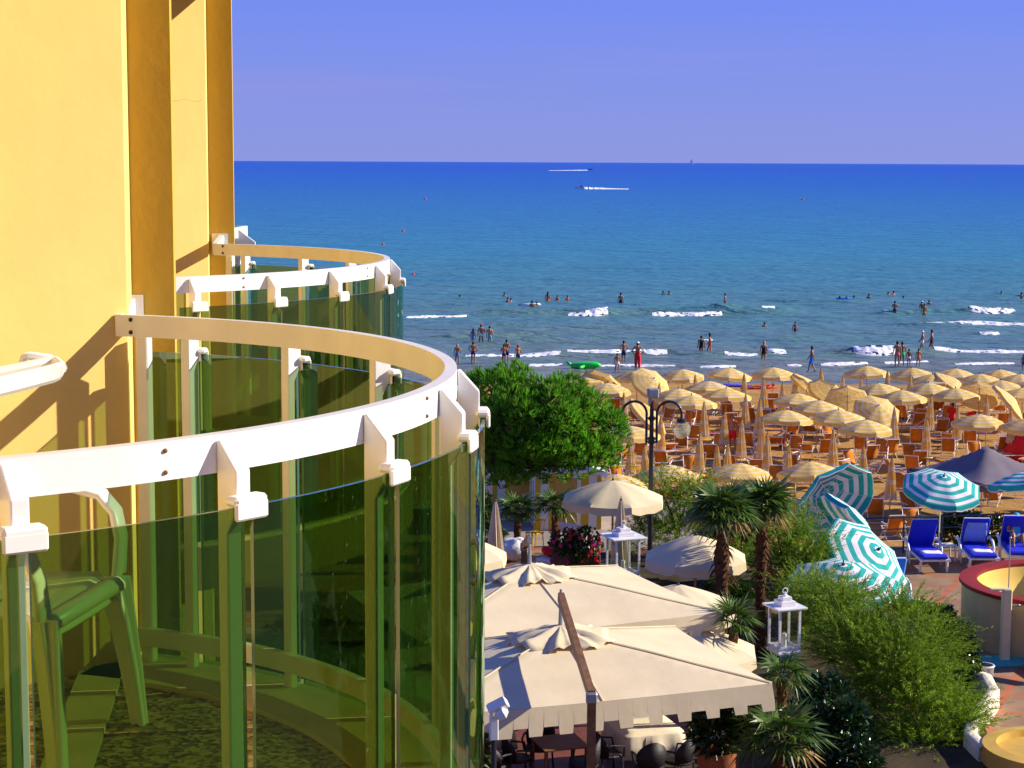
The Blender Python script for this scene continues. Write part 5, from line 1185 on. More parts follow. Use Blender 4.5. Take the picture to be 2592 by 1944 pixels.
# teal striped parasols
TM = [TEAL, TW]
tp = make_open('striped_parasol', '', 1.12, .36, TB, TM, 1.6, 2.2, 8, .12, WPL, .02)
first = [1]
def teal(label, g, x, y, az, tl, zc_, sc=1., gz=DZ):
    t = tp if first else dup(tp); first.clear()
    p = at(g, x, y, gz+zc_); a, q = R_(az), R_(tl); ax = Vector((math.cos(a)*math.sin(q), math.sin(a)*math.sin(q), math.cos(q)))
    # finial of the canopy at the pixel: hinge lies .6 m down its axis
    hpos = p-ax*.60*sc; t.location = (hpos.x, hpos.y, hpos.z-1.6*sc); t.scale = (sc,)*3
    for ch in t.children:
        if ch.name.startswith('canopy'): ch.rotation_euler = ax.to_track_quat('Z', 'Y').to_euler()
    t['label'] = label; t['group'] = 'teal and white striped parasols'
teal('teal and white striped parasol open behind the leftmost blue lounger', 'E5', 1503, 262, -80, 20, 2.35, 1.0)
teal('teal and white striped parasol tipped so its dark underside shows', 'E5', 455, 395, 118, 64, 1.9, 1.12)
teal('teal and white striped parasol mostly hidden, between underside and ringed one', 'E5', 745, 590, 20, 50, 2.0, .95)
teal('teal and white striped parasol facing the viewer with full rings', 'E5', 922, 912, -42, 46, 1.95, 1.1)
teal('teal and white striped parasol half buried in the feathery bush', 'E5', 610, 1046, -90, 12, 2.05, 1.12)
teal('teal and white striped parasol cut off by the right edge', 'E5', 2250, 205, 120, 10, 2.25, 1.05)
def bundle(label, cat, nm, g, x, y, z, r, sz, mt):
    p = at(g, x, y, z); m = MB(); m.sphere((0, 0, r*sz), r, 16, sz, 12)
    m.v = [tuple(Vector(v)*(1+.25*noise.noise(Vector(v)*4+Vector((x, 0, 0))))) for v in m.v]
    return tag(m.build(nm, mt, smooth=True, loc=p), label, cat)
t4, M4 = blue_lounger('white lounger with light blue cushion below the ringed teal parasol', 'E5', (860, 1370), (940, 1470), mat('light_blue_fabric', (.10, .33, .80), .7, .08, 5))
t5, M5 = blue_lounger('lounger half hidden in the bush under a white bundle', 'E5', (330, 860), (380, 960), BLUE)
on_lounger(t5, M5, 'hanging_towel', 'white bunched towel over a lounger behind the feathery bush', WTW, 'back')
# deck railing
rl = thing('deck_railing', 'dark horizontal bar railing along the deck edge behind the blue loungers', 'railing', (8, 52, DZ))
Lp, Rp = at('E5', 500, 650, DZ+1.03), at('E5', 2500, 583, DZ+1.03); h0 = Vector(rl.location)
TUR = mat('dark_teal_paint', (.012, .05, .07), .35, .1, 6, 0, .5)
for z in (1.03, .70, .40, .12):
    m = MB(); a, b = Vector((Lp.x, Lp.y, DZ+z))-h0, Vector((Rp.x, Rp.y, DZ+z))-h0; m.tube([a, b], .028 if z > 1 else .018, 8); m.build('rail', TUR, rl)
for f in (.0, .155, .32, .49, .655, .82, 1.):
    q = Lp.lerp(Rp, f)-h0; m = MB(); m.tube([(q.x, q.y, -.05), (q.x, q.y, 1.03)], .028, 8); m.build('post', TUR, rl)
# pool
PW = mat('pool_wall_render', (.60, .45, .24), .85, .10, 2, .3, .15); PY = mat('pool_yellow', (.80, .50, .10), .6, .06, 2, 0, .3); PR = mat('red_coping', (.24, .010, .009), .75, .12, 5, .2, .3)
pool = thing('round_pool', 'raised round pool with red coping and yellow lining at the right edge', 'pool', (13.0, 42.2, DZ)); RP = 2.45
m = MB(); m.lathe([(RP-.05, -.1), (RP, 0), (RP, 1.28), (RP-.32, 1.28)], 56, cap=False); m.build('wall', PW, pool, False); smooth_by_angle(pool.children[0], 30)
m = MB(); m.lathe([(RP+.06, 1.285), (RP+.07, 1.30), (RP+.06, 1.37), (RP-.28, 1.375), (RP-.34, 1.36), (RP-.34, 1.285)], 56, cap=False); smooth_by_angle(m.build('coping', PR, pool), 30)
m = MB(); m.lathe([(RP-.33, 1.34), (RP-.36, 1.1), (RP-.5, .40), (0, .30)], 56, cap=False); m.build('lining', PY, pool, True)
PWA = mat('pool_water', (.10, .42, .40), .08, .1, 2, .3, .5, dist=.01)
m = MB(); m.lathe([(RP-.46, .55), (0, .55)], 48, cap=False); m.build('water', PWA, pool)
m = MB(); a = Vector((-1.9, -1.5, 0))
m.prism([(-1.25, -2.08), (.2, -2.44), (.6, -4.2), (-.95, -3.6)], -.05, .42); m.build('chute', PY, pool)
m = MB(); m.bar((-1.30, -2.02, 1.28), (-1.05, -3.7, .46), .34, .10); m.build('chute_coping', PR, pool)
m = MB(); m.prism([(-1.2, -2.1), (-.9, -2.2), (-.72, -3.62), (-.98, -3.6)], -.05, .44); m.build('chute_wall', PY, pool)
bs = at('H', 2085, 968, DZ); shw = thing('pool_shower', 'cream shower column with side head on a turquoise base', 'shower', bs)
m = MB(); m.box((.15, -.05, .03), (1.3, .8, .06), .2, bev=.01); m.build('base', mat('turquoise_paint', (.05, .42, .36), .6), shw)
SHC = mat('cream_column', (.80, .66, .36), .5, .05, 4)
m = MB(); m.box((0, 0, .85), (.20, .20, 1.62), bev=.02); m.build('column', SHC, shw)
m = MB(); m.box((-.17, 0, 1.64), (.42, .14, .05), bev=.015); m.build('shower_head', SHC, shw)
m = MB(); m.tube([(.1, -.02, 1.28), (.26, -.02, 1.28)], .02, 8); m.sphere((.27, -.02, 1.28), .035, 10); m.build('tap', GREYM, shw)
m = MB(); m.tube([(.10, .25, 0), (.10, .25, 2.75)], .012, 6); m.sphere((.10, .25, 2.75), .03); tag(m.build('pool_mast', GREYM, loc=bs), 'thin metal mast rising behind the pool shower', 'pole')
lp = at('H', 2150, 1640, DZ); low = thing('low_pool', 'low curved yellow paddling pool wall in the bottom right corner', 'pool', (lp.x+.6, lp.y-.3, DZ))
m = MB(); m.lathe([(1.25, 0), (1.25, .45), (1.0, .47), (.97, .05), (0, .04)], 40); PYD = mat('dull_yellow_render', (.58, .37, .075), .75, .12, 2, .2, .2); smooth_by_angle(m.build('wall', PYD, low), 30)
m = MB(); m.lathe([(.985, .34), (0, .34)], 32, cap=False); m.build('inner_floor', PYD, low)
pw = [at('H', x, y, DZ) for x, y in ((1690, 1140), (1830, 1135), (1960, 1180), (2010, 1270), (1960, 1350), (1880, 1440), (1860, 1560), (1960, 1659))]
plt = thing('planter_wall', 'rough white curved planter wall below the dark round bush', 'planter', pw[3]); m = MB(); h0 = Vector(pw[3])
fine = []
for a, b in zip(pw[:-1], pw[1:]):
    for i in range(4): fine.append(a.lerp(b, i/4))
fine.append(pw[-1])
for i, q in enumerate(fine):
    d = (fine[min(i+1, len(fine)-1)]-fine[max(i-1, 0)]).normalized(); s_ = Vector((d.y, -d.x, 0)); hz = .42+.03*noise.noise(q*2)
    m.v += [q-h0+s_*.13, q-h0+s_*.12+Vector((0, 0, hz-.03)), q-h0+s_*.08+Vector((0, 0, hz)), q-h0-s_*.08+Vector((0, 0, hz)), q-h0-s_*.12+Vector((0, 0, hz-.03)), q-h0-s_*.13]
m.f = [(i*6+j, i*6+j+1, (i+1)*6+j+1, (i+1)*6+j) for i in range(len(fine)-1) for j in range(5)]+[(0, 1, 2, 3, 4, 5), tuple(range(len(fine)*6-1, len(fine)*6-7, -1))]; m.m = [0]*len(m.f)
m.build('wall', mat('rough_white_render', (.74, .66, .50), .9, .12, 3, .8, .1, dist=.03), plt, True)
bp_ = at('H', 1952, 1130, DZ); pb = thing('waste_bin', 'grey cylindrical bin next to the dark round bush', 'bin', bp_)
m = MB(); m.lathe([(.17, 0), (.2, .46), (.18, .46), (.16, .05), (0, .05)], 20); smooth_by_angle(m.build('body', GREYM, pb), 35)
m = MB(); m.lathe([(.205, .44), (.215, .455), (.205, .475), (.18, .475)], 20, cap=False); m.build('rim', WPL, pb)
# floodlight
fl = ptd(*S('E8', 262, 640), 24); fld = thing('floodlight', 'white box floodlight tilted up in front of the front cream canopy', 'floodlight', (fl.x, fl.y, DZ)); hz = fl.z-DZ
M = Matrix.Translation((0, 0, hz)) @ Matrix.Rotation(R_(-28), 4, 'Y') @ Matrix.Rotation(R_(-35), 4, 'X')
m = MB(); m.box((0, 0, .02), (.27, .17, .12), M=M, bev=.01); m.box((0, 0, -.10), (.20, .14, .16), M=M, bev=.06); m.build('housing', WPL, fld)
m = MB(); m.box((0, 0, .085), (.22, .13, .012), M=M); m.build('lens', mat('lens_glass', (.25, .30, .30), .1, .05, 4, 0, .8), fld)
m = MB(); m.box((-.06, .02, hz-.28), (.11, .10, .34), .2, bev=.01); m.build('bracket', WPL, fld)
m = MB(); m.tube([(-.06, .02, 0), (-.06, .02, hz-.4)], .035, 8); m.build('pole', DARKM, fld)
# restaurant tables and wicker chairs below the front parasol
WICK = mat('dark_wicker', (.02, .016, .018), .5, .3, 12, .8, .4, dist=.01)
def make_wicker():
    t = thing('wicker_chair', '', 'chair')
    m = MB(); m.lathe([(.02, .40), (.26, .41), (.27, .44), (.24, .465), (0, .47)], 18); m.build('seat', WICK, t)
    m = MB(); k = 14
    for i in range(k+1):
        a = R_(200+140*i/k); z1 = .62+.30*math.sin(math.pi*i/k)**.7
        for zz, r in ((.44, .26), (.62, .29), (z1, .30), (z1, .27), (.44, .235)): m.v.append((r*math.cos(a), r*math.sin(a), zz))
    m.f = [(i*5+j, i*5+(j+1) % 5, (i+1)*5+(j+1) % 5, (i+1)*5+j) for i in range(k) for j in range(5)]; m.m = [0]*len(m.f); m.build('backrest', WICK, t, True)
    for x, y in ((-.19, .19), (.19, .19), (-.19, -.19), (.19, -.19)): m = MB(); m.tube([(x*1.15, y*1.15, 0), (x, y, .42)], .02, 6); m.build('leg', WICK, t)
    for s_ in (-1, 1): m = MB(); m.tube([(s_*.22, .22, .43), (s_*.27, .2, .63), (s_*.28, 0, .66), (s_*.27, -.1, .66)], .02, 6); m.build('armrest', WICK, t)
    return t
wc = make_wicker(); TC = mat('cream_tablecloth', (.78, .68, .48), .9, .05, 3, .15, .1)
def table(label, g, x, y, wd, cloth):
    p = at(g, x, y, DZ+.78); t = thing('restaurant_table', label, 'table', (p.x, p.y, DZ+.05), .3, 'restaurant tables')
    m = MB(); m.box((0, 0, .72), (wd, wd, .03), bev=.008); m.build('tabletop', WOOD, t)
    for a in (-1, 1):
        for b in (-1, 1): m = MB(); m.box((a*wd*.44, b*wd*.44, .35), (.05, .05, .70)); m.build('leg', WOOD, t)
    if cloth:
        m = MB(); k = 40
        for f, zz in ((0, .742), (.5, .742), (1.01, .742), (1.04, .72), (1.10, .55), (1.17, .34)):
            for j in range(k):
                a = 2*math.pi*j/k; q = min(1/max(abs(math.cos(a)), abs(math.sin(a))), 1.34); w_2 = wd/2*f*q*(1+(.045*math.sin(7*a)+.03*math.sin(11*a) if f > 1.05 else 0))
                m.v.append((w_2*math.cos(a), w_2*math.sin(a), zz+.003))
        m.f = [(i*k+j, (i+1)*k+j, (i+1)*k+(j+1) % k, i*k+(j+1) % k) for i in range(5) for j in range(k)]; m.m = [0]*len(m.f)
        o = m.build('tablecloth', TC, smooth=True, loc=t.location); o.rotation_euler = t.rotation_euler; o.modifiers.new('s', 'SOLIDIFY').thickness = .006
        tag(o, 'cream tablecloth draped over '+cloth, 'tablecloth', 'tablecloths')
    return p
ta = table('square table under a cream cloth right of the timber post', 'E8', 1830, 840, 1.15, 'the table right of the timber post')
tb_ = table('bare brown table left of the timber post, in deep shade', 'E8', 920, 1010, .85, '')
tc_ = table('table under a cream cloth by the railing glass', 'E8', 60, 800, 1.0, 'the table by the railing glass')
for i, (g, x, y, yaw, lb) in enumerate((('E8', 470, 1180, -1.3, 'dark wicker chair left of the bare brown table'), ('E8', 1180, 1240, 1.4, 'dark wicker chair beside the timber post'), ('E8', 1440, 1130, -1.2, 'dark wicker chair between timber post and cream cloth'),
        ('E8', 1890, 1250, .2, 'dark wicker chair in front of the right cream tablecloth'), ('E8', 700, 1060, 2.9, 'dark wicker chair behind the bare brown table'), ('E8', 200, 1250, -.6, 'dark wicker chair nearest the railing glass'), ('E8', 2200, 1200, .9, 'dark wicker chair right of the right cream tablecloth'))):
    p = at(g, x, y, DZ+.5); o = place(used, 'wc', wc, (p.x, p.y, DZ+.05), (0, 0, yaw), lb, 'dark wicker chairs')
# cushioned things on the upper terrace
sofa = mat('white_cushion', (.78, .74, .66), .9, .05, 4, .3, .1)
blob = bundle('pile of white cushions behind the folded cream parasol', 'cushions', 'cushion_pile', 'E6', 470, 960, DZ+.05, .42, .75, sofa)
bundle('bright red towel heap on a lounger behind the rear ruffled vent', 'towel', 'towel_heap', 'E6', 960, 930, DZ+.45, .36, .5, RED)
t6, M6 = blue_lounger('white lounger loaded with a red towel behind the rear parasol', 'E6', (1180, 1010), (1010, 1060), sofa)
p = at('E6', 720, 810, DZ); yc = thing('plastic_chair', 'small bright yellow plastic chair by the flowers', 'chair', p, .6)
YP = mat('yellow_plastic', (.85, .52, .02), .4, .05, 5, 0, .4)
m = MB(); m.box((0, 0, .40), (.42, .40, .04), bev=.015); m.build('seat', YP, yc)
m = MB()
for x in (-.17, -.06, .06, .17): m.tube([(x, -.19, .42), (x, -.25, .78)], .016, 6)
m.tube([(-.2, -.25, .78), (0, -.27, .82), (.2, -.25, .78)], .028, 6); m.build('backrest', YP, yc)
for x in (-.17, .17):
    for y in (-.16, .16): m = MB(); m.tube([(x*1.15, y*1.15, 0), (x, y, .4)], .018, 6); m.build('leg', YP, yc)
# ---------------------------------------------------------------- vegetation
PINE = leaf_mat('pine_needles', (.125, .33, .016), .6, .5, .5, .3); BARK = mat('bark', (.10, .06, .035), .95, .3, 5, .8, .1, dist=.04)
TAM = leaf_mat('tamarisk_leaf', (.19, .30, .02), .55, .6, .3, .15); BRL = leaf_mat('laurel_leaf', (.018, .055, .010), .5, .3, .1, .5); SHR = leaf_mat('shrub_leaf', (.045, .095, .014), .5, .5, .2, .3)
def tree(name, label, cat, base_px, dep, blobs, n, L, wd, mt, seed, group=None, **kw):
    r = random.Random(seed); b = ptd(*S('D', *base_px), dep); base = Vector((b.x, b.y, DZ)); t = thing(name, label, cat, base, group=group)
    bl = []; sc = dep/4000; tx = kw.pop('tx', None)
    for x, y, rx, rz, dd in blobs:
        q = ptd(*S('D', x, y), dep+dd)-base; bl.append((q.x, q.y, q.z, rx*sc, (rx*.5+rz*.5)*sc, rz*sc))
    cl = kw.pop('clumps', 0)
    if cl:
        b2 = []
        for b_ in bl:
            for i in range(cl):
                d = rdir(r, .15); b2.append((b_[0]+d.x*b_[3]*.82, b_[1]+d.y*b_[4]*.82, b_[2]+d.z*b_[5]*.85, b_[3]*r.uniform(.28, .42), b_[4]*r.uniform(.28, .42), b_[5]*r.uniform(.28, .45)))
        bl = b2
    pl = kw.pop('pl', 0); m = MB()
    if pl: plumes(m, bl, pl, r, **kw)
    else: crown(m, bl, n, L, wd, r, **kw)
    m.build('crown', mt, t)
    m = MB(); cx_ = sum(b_[0] for b_ in bl)/len(bl); cy_ = sum(b_[1] for b_ in bl)/len(bl); cz_ = min(max(.5, sum(b_[2]-b_[5]*.4 for b_ in bl)/len(bl)), 4)
    if tx: q = ptd(*S('D', tx, 1000), dep)-base; cx_, cy_ = q.x, 0.
    limbs(m, Vector((cx_*.8 if not tx else cx_, cy_*.8, -.1)), Vector((cx_, cy_, cz_*.8)), .05+.02*cz_, [Vector((b_[0], b_[1], b_[2]+b_[5]*.3)) for b_ in bl], r); m.build('trunk', BARK, t)
    return t
tree('pine_tree', 'bushy bright green pine tree in front of the beach', 'tree', (1170, 1200), 47, [(1160, 985, 125, 48, 0), (1060, 985, 70, 60, 0), (1180, 910, 80, 75, -.6), (1150, 920, 120, 95, 0), (1090, 850, 85, 55, .3), (1200, 875, 80, 60, -.2), (1260, 930, 85, 70, 0), (1310, 950, 42, 60, .2), (1100, 985, 90, 60, -.4), (1190, 985, 110, 50, -.3), (1265, 985, 60, 40, 0), (1050, 900, 70, 90, .3)],
     5600, .24, .019, PINE, 1, zb=1.0, tuft=13, spread=.5, bend=.05, shell_=.5, tx=1035, clumps=15)
tree('tamarisk_bush', 'feathery green bush behind the scalloped cream parasol', 'bush', (1460, 1200), 51, [(1440, 1105, 62, 55, 0), (1500, 1075, 50, 50, .4), (1395, 1160, 55, 50, .2), (1470, 1160, 70, 50, 0), (1420, 1050, 30, 28, .2), (1540, 1120, 40, 60, .5)],
     0, 0, 0, TAM, 2, pl=560, ln=.8, leaf=.17, pwid=.014)
tree('tamarisk_bush', 'feathery bright green bush between right palm and teal parasols', 'bush', (1720, 1300), 43, [(1700, 1150, 55, 60, 0), (1735, 1200, 60, 70, -.3), (1690, 1230, 70, 60, 0), (1760, 1260, 60, 55, -.3), (1665, 1110, 32, 38, .2), (1600, 1230, 60, 60, .8), (1750, 1290, 60, 70, -.8), (1715, 1330, 60, 55, -1.2)],
     0, 0, 0, TAM, 3, pl=1100, ln=.75, leaf=.15, pwid=.013)
tree('tamarisk_bush', 'large feathery yellow-green bush filling the lower right', 'bush', (1920, 1560), 35.5, [(1740, 1290, 55, 60, 4.), (1770, 1310, 70, 60, 3.), (1850, 1325, 60, 50, 2.4), (1800, 1320, 75, 70, 2.), (1850, 1400, 90, 80, .8), (1950, 1350, 90, 60, 1.4), (1930, 1450, 110, 90, 0), (2010, 1420, 70, 80, .6), (1980, 1530, 110, 90, -.6), (2050, 1570, 80, 80, -.8), (1990, 1640, 120, 70, -1.2), (1890, 1500, 70, 70, .1), (1800, 1400, 55, 60, 1.4)],
     0, 0, 0, TAM, 4, pl=2300, ln=.75, leaf=.14, pwid=.012, nl=40)
tree('laurel_bush', 'dark glossy round bush between the feathery bush and the pool', 'bush', (2060, 1490), 38.3, [(2060, 1400, 55, 62, 0), (2075, 1440, 48, 45, -.2), (2030, 1360, 38, 38, .2), (2050, 1460, 50, 35, -.2)],
     2600, .085, .05, BRL, 5, zb=.2, tuft=3, spread=1., bend=.2, shell_=.6)
tree('laurel_bush', 'small dark green tuft at the foot of the ringed teal parasol', 'bush', (2000, 1340), 41, [(1985, 1318, 40, 20, 0), (2030, 1325, 35, 18, .2)], 700, .09, .05, BRL, 6, zb=.3, tuft=3, spread=1., shell_=.5)
tree('shrub', 'dark green shrub below the railing right of the leftmost blue lounger', 'bush', (2060, 1200), 53.5, [(2080, 1130, 60, 28, 0), (2150, 1140, 55, 30, .2), (2050, 1160, 35, 28, -.2), (2125, 1170, 50, 20, 0)], 1500, .14, .05, BRL, 7, zb=.3, tuft=4, spread=1., shell_=.4)
tree('shrub', 'dark shrub in the shade behind the left palm trunk', 'bush', (1560, 1300), 45, [(1530, 1190, 50, 50, 1.5), (1600, 1180, 50, 55, 1), (1480, 1210, 60, 30, 2.5), (1570, 1290, 60, 40, -.5)], 1900, .2, .03, SHR, 8, zb=.8, tuft=6, spread=.7, shell_=.4)
tree('shrub', 'dark shrub under the pine by the folded cream parasol', 'bush', (1060, 1190), 51, [(1030, 1100, 35, 45, 0), (1050, 1150, 40, 35, -.2)], 900, .16, .04, SHR, 9, zb=.5, tuft=5, spread=.9, shell_=.4)
tree('shrub', 'deep shaded shrub under the front right corner of the cream canopy', 'bush', (1800, 1640), 33, [(1780, 1500, 60, 50, 1.2), (1740, 1560, 60, 50, .6), (1820, 1560, 60, 60, 0), (1840, 1640, 60, 60, -.6), (1770, 1640, 60, 50, -.3)], 2200, .15, .05, BRL, 10, zb=.3, tuft=4, spread=1., shell_=.3)
tree('shrub', 'garden shrub seen through the green railing glass', 'bush', (900, 1600), 31, [(880, 1330, 130, 80, 6), (700, 1400, 160, 110, 4), (950, 1460, 110, 110, 3), (780, 1540, 170, 100, 1), (960, 1600, 100, 90, 0), (600, 1500, 140, 120, 2)], 3000, .2, .06, SHR, 12, zb=.3, tuft=5, spread=.9, shell_=.3)
def px_palm(name, label, cpx, dep, nf, L, tr, seed, group, **kw):
    c = ptd(*S('D', *cpx), dep); return palm(name, label, (c.x, c.y, DZ), max(c.z-DZ, .15), nf, L, random.Random(seed), tr, group=group, **kw)
px_palm('fan_palm', 'left of two tall fan palms with hairy trunk before the cream parasol', (1562, 1100), 39.5, 34, .62, .125, 31, 'tall fan palms', pet=.42)
px_palm('fan_palm', 'right of two tall fan palms, darker slimmer trunk', (1647, 1086), 40.5, 34, .60, .105, 32, 'tall fan palms', pet=.42)
px_palm('dwarf_palm', 'short fan palm in front of the striped cabin wall, left one', (1118, 1100), 53, 20, .5, .10, 33, 'short fan palms', skirt=False, pet=.38)
px_palm('dwarf_palm', 'short fan palm in front of the striped cabin, right one', (1200, 1090), 52.5, 20, .5, .10, 34, 'short fan palms', skirt=False, pet=.38)
px_palm('dwarf_palm', 'fan palm leaves bursting beside the rear rectangular parasol corner', (1585, 1345), 33, 11, .46, .09, 35, 'short fan palms', skirt=False, pet=.30, up0=1.2)
px_palm('dwarf_palm', 'fan palm with yellowing leaves below the tall lantern', (1690, 1455), 29.5, 11, .42, .09, 36, 'short fan palms', skirt=False, pet=.27, up0=1.0)
px_palm('dwarf_palm', 'fan palm nearest the bottom edge, in front of the shaded shrub', (1690, 1590), 28.5, 20, .55, .10, 37, 'short fan palms', skirt=True, pet=.40)
# geraniums
gp = ptd(*S('E6', 1180, 760), 48); ger = thing('geranium_planter', 'dark planter overflowing with pink and red geraniums', 'planter', (gp.x, gp.y, DZ)); ger.scale = (.85, .85, .95)
m = MB(); m.box((0, 0, .4), (1.5, .6, .8), .1, bev=.03); m.build('planter_box', mat('planter_brown', (.09, .04, .03), .7, .2, 4), ger)
hz = gp.z-DZ; m = MB(); crown(m, [(-.35, 0, hz, .5, .4, .42), (.3, 0, hz+.05, .55, .4, .45), (0, -.1, hz-.25, .75, .4, .35)], 900, .10, .07, random.Random(5), .2, 3, 1., .2, .4); m.build('foliage', SHR, ger)
for nm, cl, sd_ in (('pink_flowers', mat('pink_petal', (.80, .05, .28), .6, .1, 5, 0, .2, .3, .3), 1), ('red_flowers', mat('red_petal', (.70, .02, .03), .6, .1, 5, 0, .2, .3, .3), 2)):
    r = random.Random(sd_); m = MB()
    for i in range(22):
        q = Vector((r.uniform(-.8, .75), -.25-.22*r.random(), hz+r.uniform(-.45, .45)))
        for j in range(16): blade(m, q+rdir(r)*.035, rdir(r), rdir(r), .05, .05)
    o = m.build(nm, cl, ger); o['kind'] = 'stuff'
# terracotta pot
tp_ = ptd(*S('H', 230, 1560), 29.5); pot = thing('terracotta_pot', 'terracotta pot with dark plant in the shade by the canopy corner', 'pot', (tp_.x, tp_.y, DZ+.05)); TCM = mat('terracotta', (.30, .09, .03), .8, .2, 5, .2)
hz = max(.5, tp_.z-DZ); m = MB(); m.lathe([(.22, 0), (.30, hz*.8), (.34, hz*.82), (.34, hz), (.29, hz), (.27, hz*.9), (0, hz*.88)], 24); smooth_by_angle(m.build('pot', TCM, pot), 35)
m = MB(); crown(m, [(0, 0, hz+.35, .45, .45, .4)], 350, .2, .05, random.Random(8), .6, 4, .8, .3, .2); m.build('plant', BRL, pot)
# ================================================================ ON THE NEAREST BALCONY
def ribbon(m, pts, wds, th, side):
    pts = [Vector(p) for p in pts]; k = len(pts); side = Vector(side).normalized()
    if not hasattr(wds, '__len__'): wds = [wds]*k
    b = len(m.v)
    for i, p in enumerate(pts):
        d = (pts[min(i+1, k-1)]-pts[max(i-1, 0)]).normalized(); nn = side.cross(d).normalized(); w2 = wds[i]/2; c = th*.3
        m.v += [p+side*x+nn*y for x, y in ((-w2, -th/2+c), (-w2+c, -th/2), (w2-c, -th/2), (w2, -th/2+c), (w2, th/2-c), (w2-c, th/2), (-w2+c, th/2), (-w2, th/2-c))]
    for i in range(k-1):
        for j in range(8): m.f.append((b+i*8+j, b+i*8+(j+1) % 8, b+(i+1)*8+(j+1) % 8, b+(i+1)*8+j)); m.m.append(0)
    m.f += [tuple(b+7-j for j in range(8)), tuple(b+(k-1)*8+j for j in range(8))]; m.m += [0, 0]
fz = CAMZ+ZF*UN+.003; CHP = mat('white_chair_plastic', (.88, .87, .84), .35, .03, 6, 0, .5)
ch = thing('plastic_chair', 'white moulded plastic armchair on the nearest balcony behind the glass', 'chair', (-1.385, 4.88, fz), R_(-99))
m = MB(); k = 14; jn = 12
for i in range(k+1):
    y = -.24+.50*i/k
    for j in range(jn+1):
        x = (j/jn-.5); wd = .50-.05*(1-i/k); z = .425+.012*(i/k)-.018*math.sin(math.pi*i/k)*(1-(2*x)**2)+.012*(2*x)**4
        if i >= k-2: z -= .022*(i-k+2)+.012*max(0, i-k+1)
        m.v.append((x*wd, y, z))
m.f = [(i*(jn+1)+j, i*(jn+1)+j+1, (i+1)*(jn+1)+j+1, (i+1)*(jn+1)+j) for i in range(k) for j in range(jn) if not (i in (4, 6, 8, 10) and 2 < j < 9 and False)]; m.m = [0]*len(m.f)
o = m.build('seat', CHP, ch, True); sf = o.modifiers.new('s', 'SOLIDIFY'); sf.thickness = .016
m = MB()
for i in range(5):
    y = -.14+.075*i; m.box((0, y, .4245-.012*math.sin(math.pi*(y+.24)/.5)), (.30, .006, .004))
m.build('slot_strips', mat('slot_shade', (.10, .10, .09), .8), o)  # dark strips paint the shade of slots onto a closed seat
m = MB()
ribbon(m, [(0, .245, .440), (0, .262, .436), (0, .272, .424), (0, .274, .408)], [.48, .49, .48, .45], .014, (1, 0, 0)); m.build('front_apron', CHP, ch, True)
m = MB()
for x in (-.15, -.075, 0, .075, .15): ribbon(m, [(x*.9, -.24, .44), (x*.95, -.29, .58), (x, -.325, .72), (x*1.02, -.35, .83)], .052, .012, (1, 0, 0))
ribbon(m, [(-.27, -.27, .66), (-.25, -.335, .80), (-.16, -.365, .865), (0, -.375, .885), (.16, -.365, .865), (.25, -.335, .80), (.27, -.27, .66)], .075, .016, (0, .25, 1)); smooth_by_angle(m.build('backrest', CHP, ch), 50)
for s_ in (-1, 1):
    m = MB(); ribbon(m, [(s_*.24, .235, .435), (s_*.262, .255, .30), (s_*.28, .272, .15), (s_*.295, .285, .0)], [.10, .075, .062, .05], .02, (.35*s_, 1, 0))
    ribbon(m, [(s_*.235, .25, .43), (s_*.255, .268, .30), (s_*.272, .285, .15), (s_*.285, .297, .0)], [.085, .06, .05, .04], .018, (1, -.25*s_, 0)); smooth_by_angle(m.build('leg', CHP, ch), 50)
    m = MB(); ribbon(m, [(s_*.225, -.235, .44), (s_*.25, -.275, .30), (s_*.27, -.31, .15), (s_*.285, -.34, .0)], [.11, .085, .065, .05], .02, (.3*s_, 1, 0))
    ribbon(m, [(s_*.215, -.25, .44), (s_*.24, -.285, .30), (s_*.26, -.32, .15), (s_*.275, -.35, .0)], [.08, .06, .05, .04], .018, (1, .25*s_, 0)); smooth_by_angle(m.build('leg', CHP, ch), 50)
    m = MB(); ribbon(m, [(s_*.265, -.31, .70), (s_*.30, -.20, .685), (s_*.315, -.05, .675), (s_*.315, .10, .672), (s_*.310, .18, .655), (s_*.300, .225, .61), (s_*.285, .245, .54), (s_*.262, .245, .44)], [.05, .06, .068, .07, .07, .068, .066, .075], .022, (1, .02, 0)); smooth_by_angle(m.build('armrest', CHP, ch), 50)
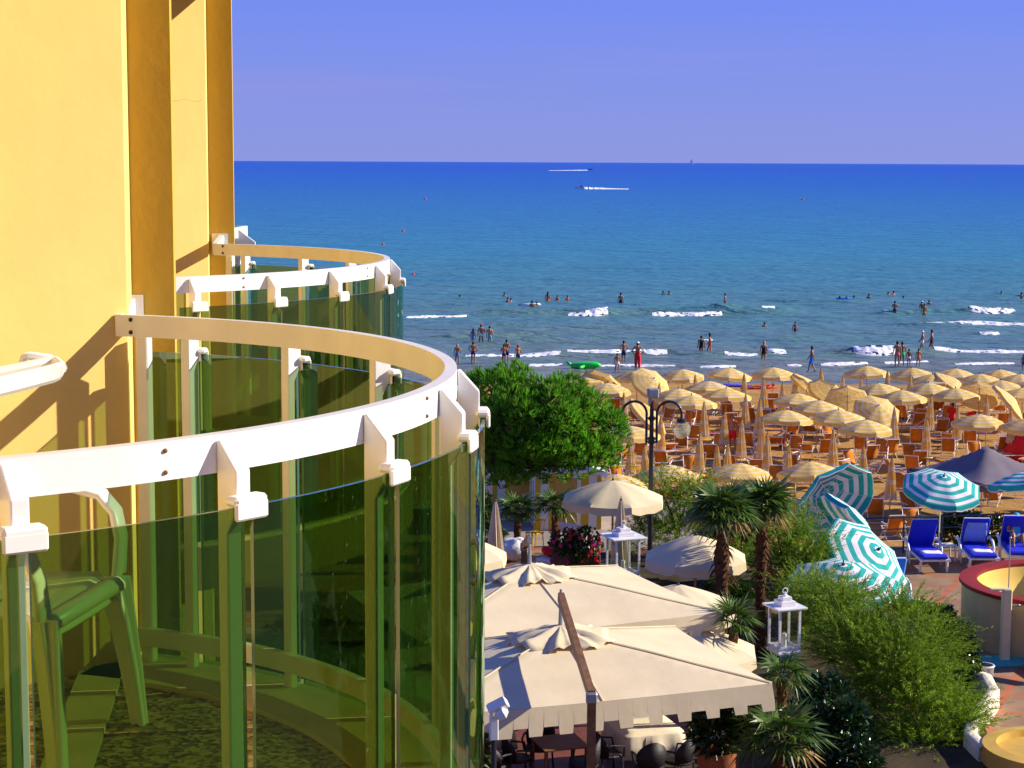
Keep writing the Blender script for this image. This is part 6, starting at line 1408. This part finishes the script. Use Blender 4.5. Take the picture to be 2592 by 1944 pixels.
# drying rack on the wall
def Q(x, y, dep): return ptd(*S('D', x, y), dep*UN)
rk = thing('drying_rack', 'folded white plastic drying rack on the yellow wall at the left edge', 'drying rack', Q(60, 800, 9.3)); h0 = Vector(rk.location)
def rb(m, name, par=rk):
    m.v = [tuple(Vector(v)-h0) for v in m.v]; return smooth_by_angle(m.build(name, WPL, par), 40)
m = MB(); ribbon(m, [Q(-160, 872, 8.9), Q(-40, 845, 9.1), Q(40, 825, 9.25), Q(112, 807, 9.4), Q(128, 801, 9.42), Q(134, 797, 9.43)], [.055, .055, .055, .053, .05, .035], .035, (0, .05, 1)); rb(m, 'front_bar')
m = MB(); m.tube([Q(-160, 838, 9.2), Q(40, 797, 9.45), Q(118, 780, 9.55)], .018, 8); rb(m, 'rear_bar')
m = MB(); m.tube([Q(118, 780, 9.55), Q(134, 795, 9.43)], .016, 8); m.tube([Q(48, 785, 9.5), Q(52, 770, 9.5), Q(62, 768, 9.5), Q(108, 774, 9.55), Q(112, 782, 9.55)], .012, 6); rb(m, 'hinge')
mw = MB(); mw.bar(Q(-120, 828, 9.2), Q(-120, 850, 9.9), .04, .04); rb(mw, 'wall_bracket')
# ================================================================ PARK TO THE RIGHT (mirrored in the glass panes)
m = MB(); m.prism([(16.5, 29.02), (70, 29.02), (70, 50), (27, 49), (19, 38), (16.5, 30)], -.5, DZ+.02); tag(m.build('lawn', mat('lawn_grass', (.030, .065, .012), .9, .3, 1.2, .5, .1)), kind='structure')
r = random.Random(77); TREE = leaf_mat('tree_leaf', (.030, .085, .012), .5, .5, .2, .3)
protos = []
for s_ in (1, 2):
    t = thing('park_tree', '', 'tree'); m = MB(); rr = random.Random(s_)
    crown(m, [(0, 0, 2.6, 1.9, 1.8, 1.5), (.8, .5, 2.2, 1.3, 1.2, 1.1), (-.9, -.4, 2.0, 1.3, 1.3, 1.1), (.2, -.9, 1.8, 1.3, 1.2, 1.2)], 2200, .30, .16, rr, .3, 3, 1., .3, .5); m.build('crown', TREE, t)
    m = MB(); limbs(m, Vector((0, 0, -.1)), Vector((0, 0, 1.8)), .14, [Vector((.8, .5, 2.4)), Vector((-.8, -.3, 2.4)), Vector((.1, .2, 3.2))], rr); m.build('trunk', BARK, t); protos.append(t)
spots = []
for i in range(300):
    x, y = r.uniform(21, 62), r.uniform(14, 46)
    if x < 21+max(0, y-34)*.8 or min([9]+[math.hypot(x-a, y-b) for a, b in spots]) < 3.6: continue
    spots.append((x, y))
for i, (x, y) in enumerate(spots[:46]):
    t = place(used, 'pt%d' % (i % 2), protos[i % 2], (x, y, DZ), (0, 0, r.uniform(0, 6)), 'dark leafy park tree outside the picture, mirrored in the balcony glass', 'park trees beyond the right edge', r.uniform(.8, 1.15))
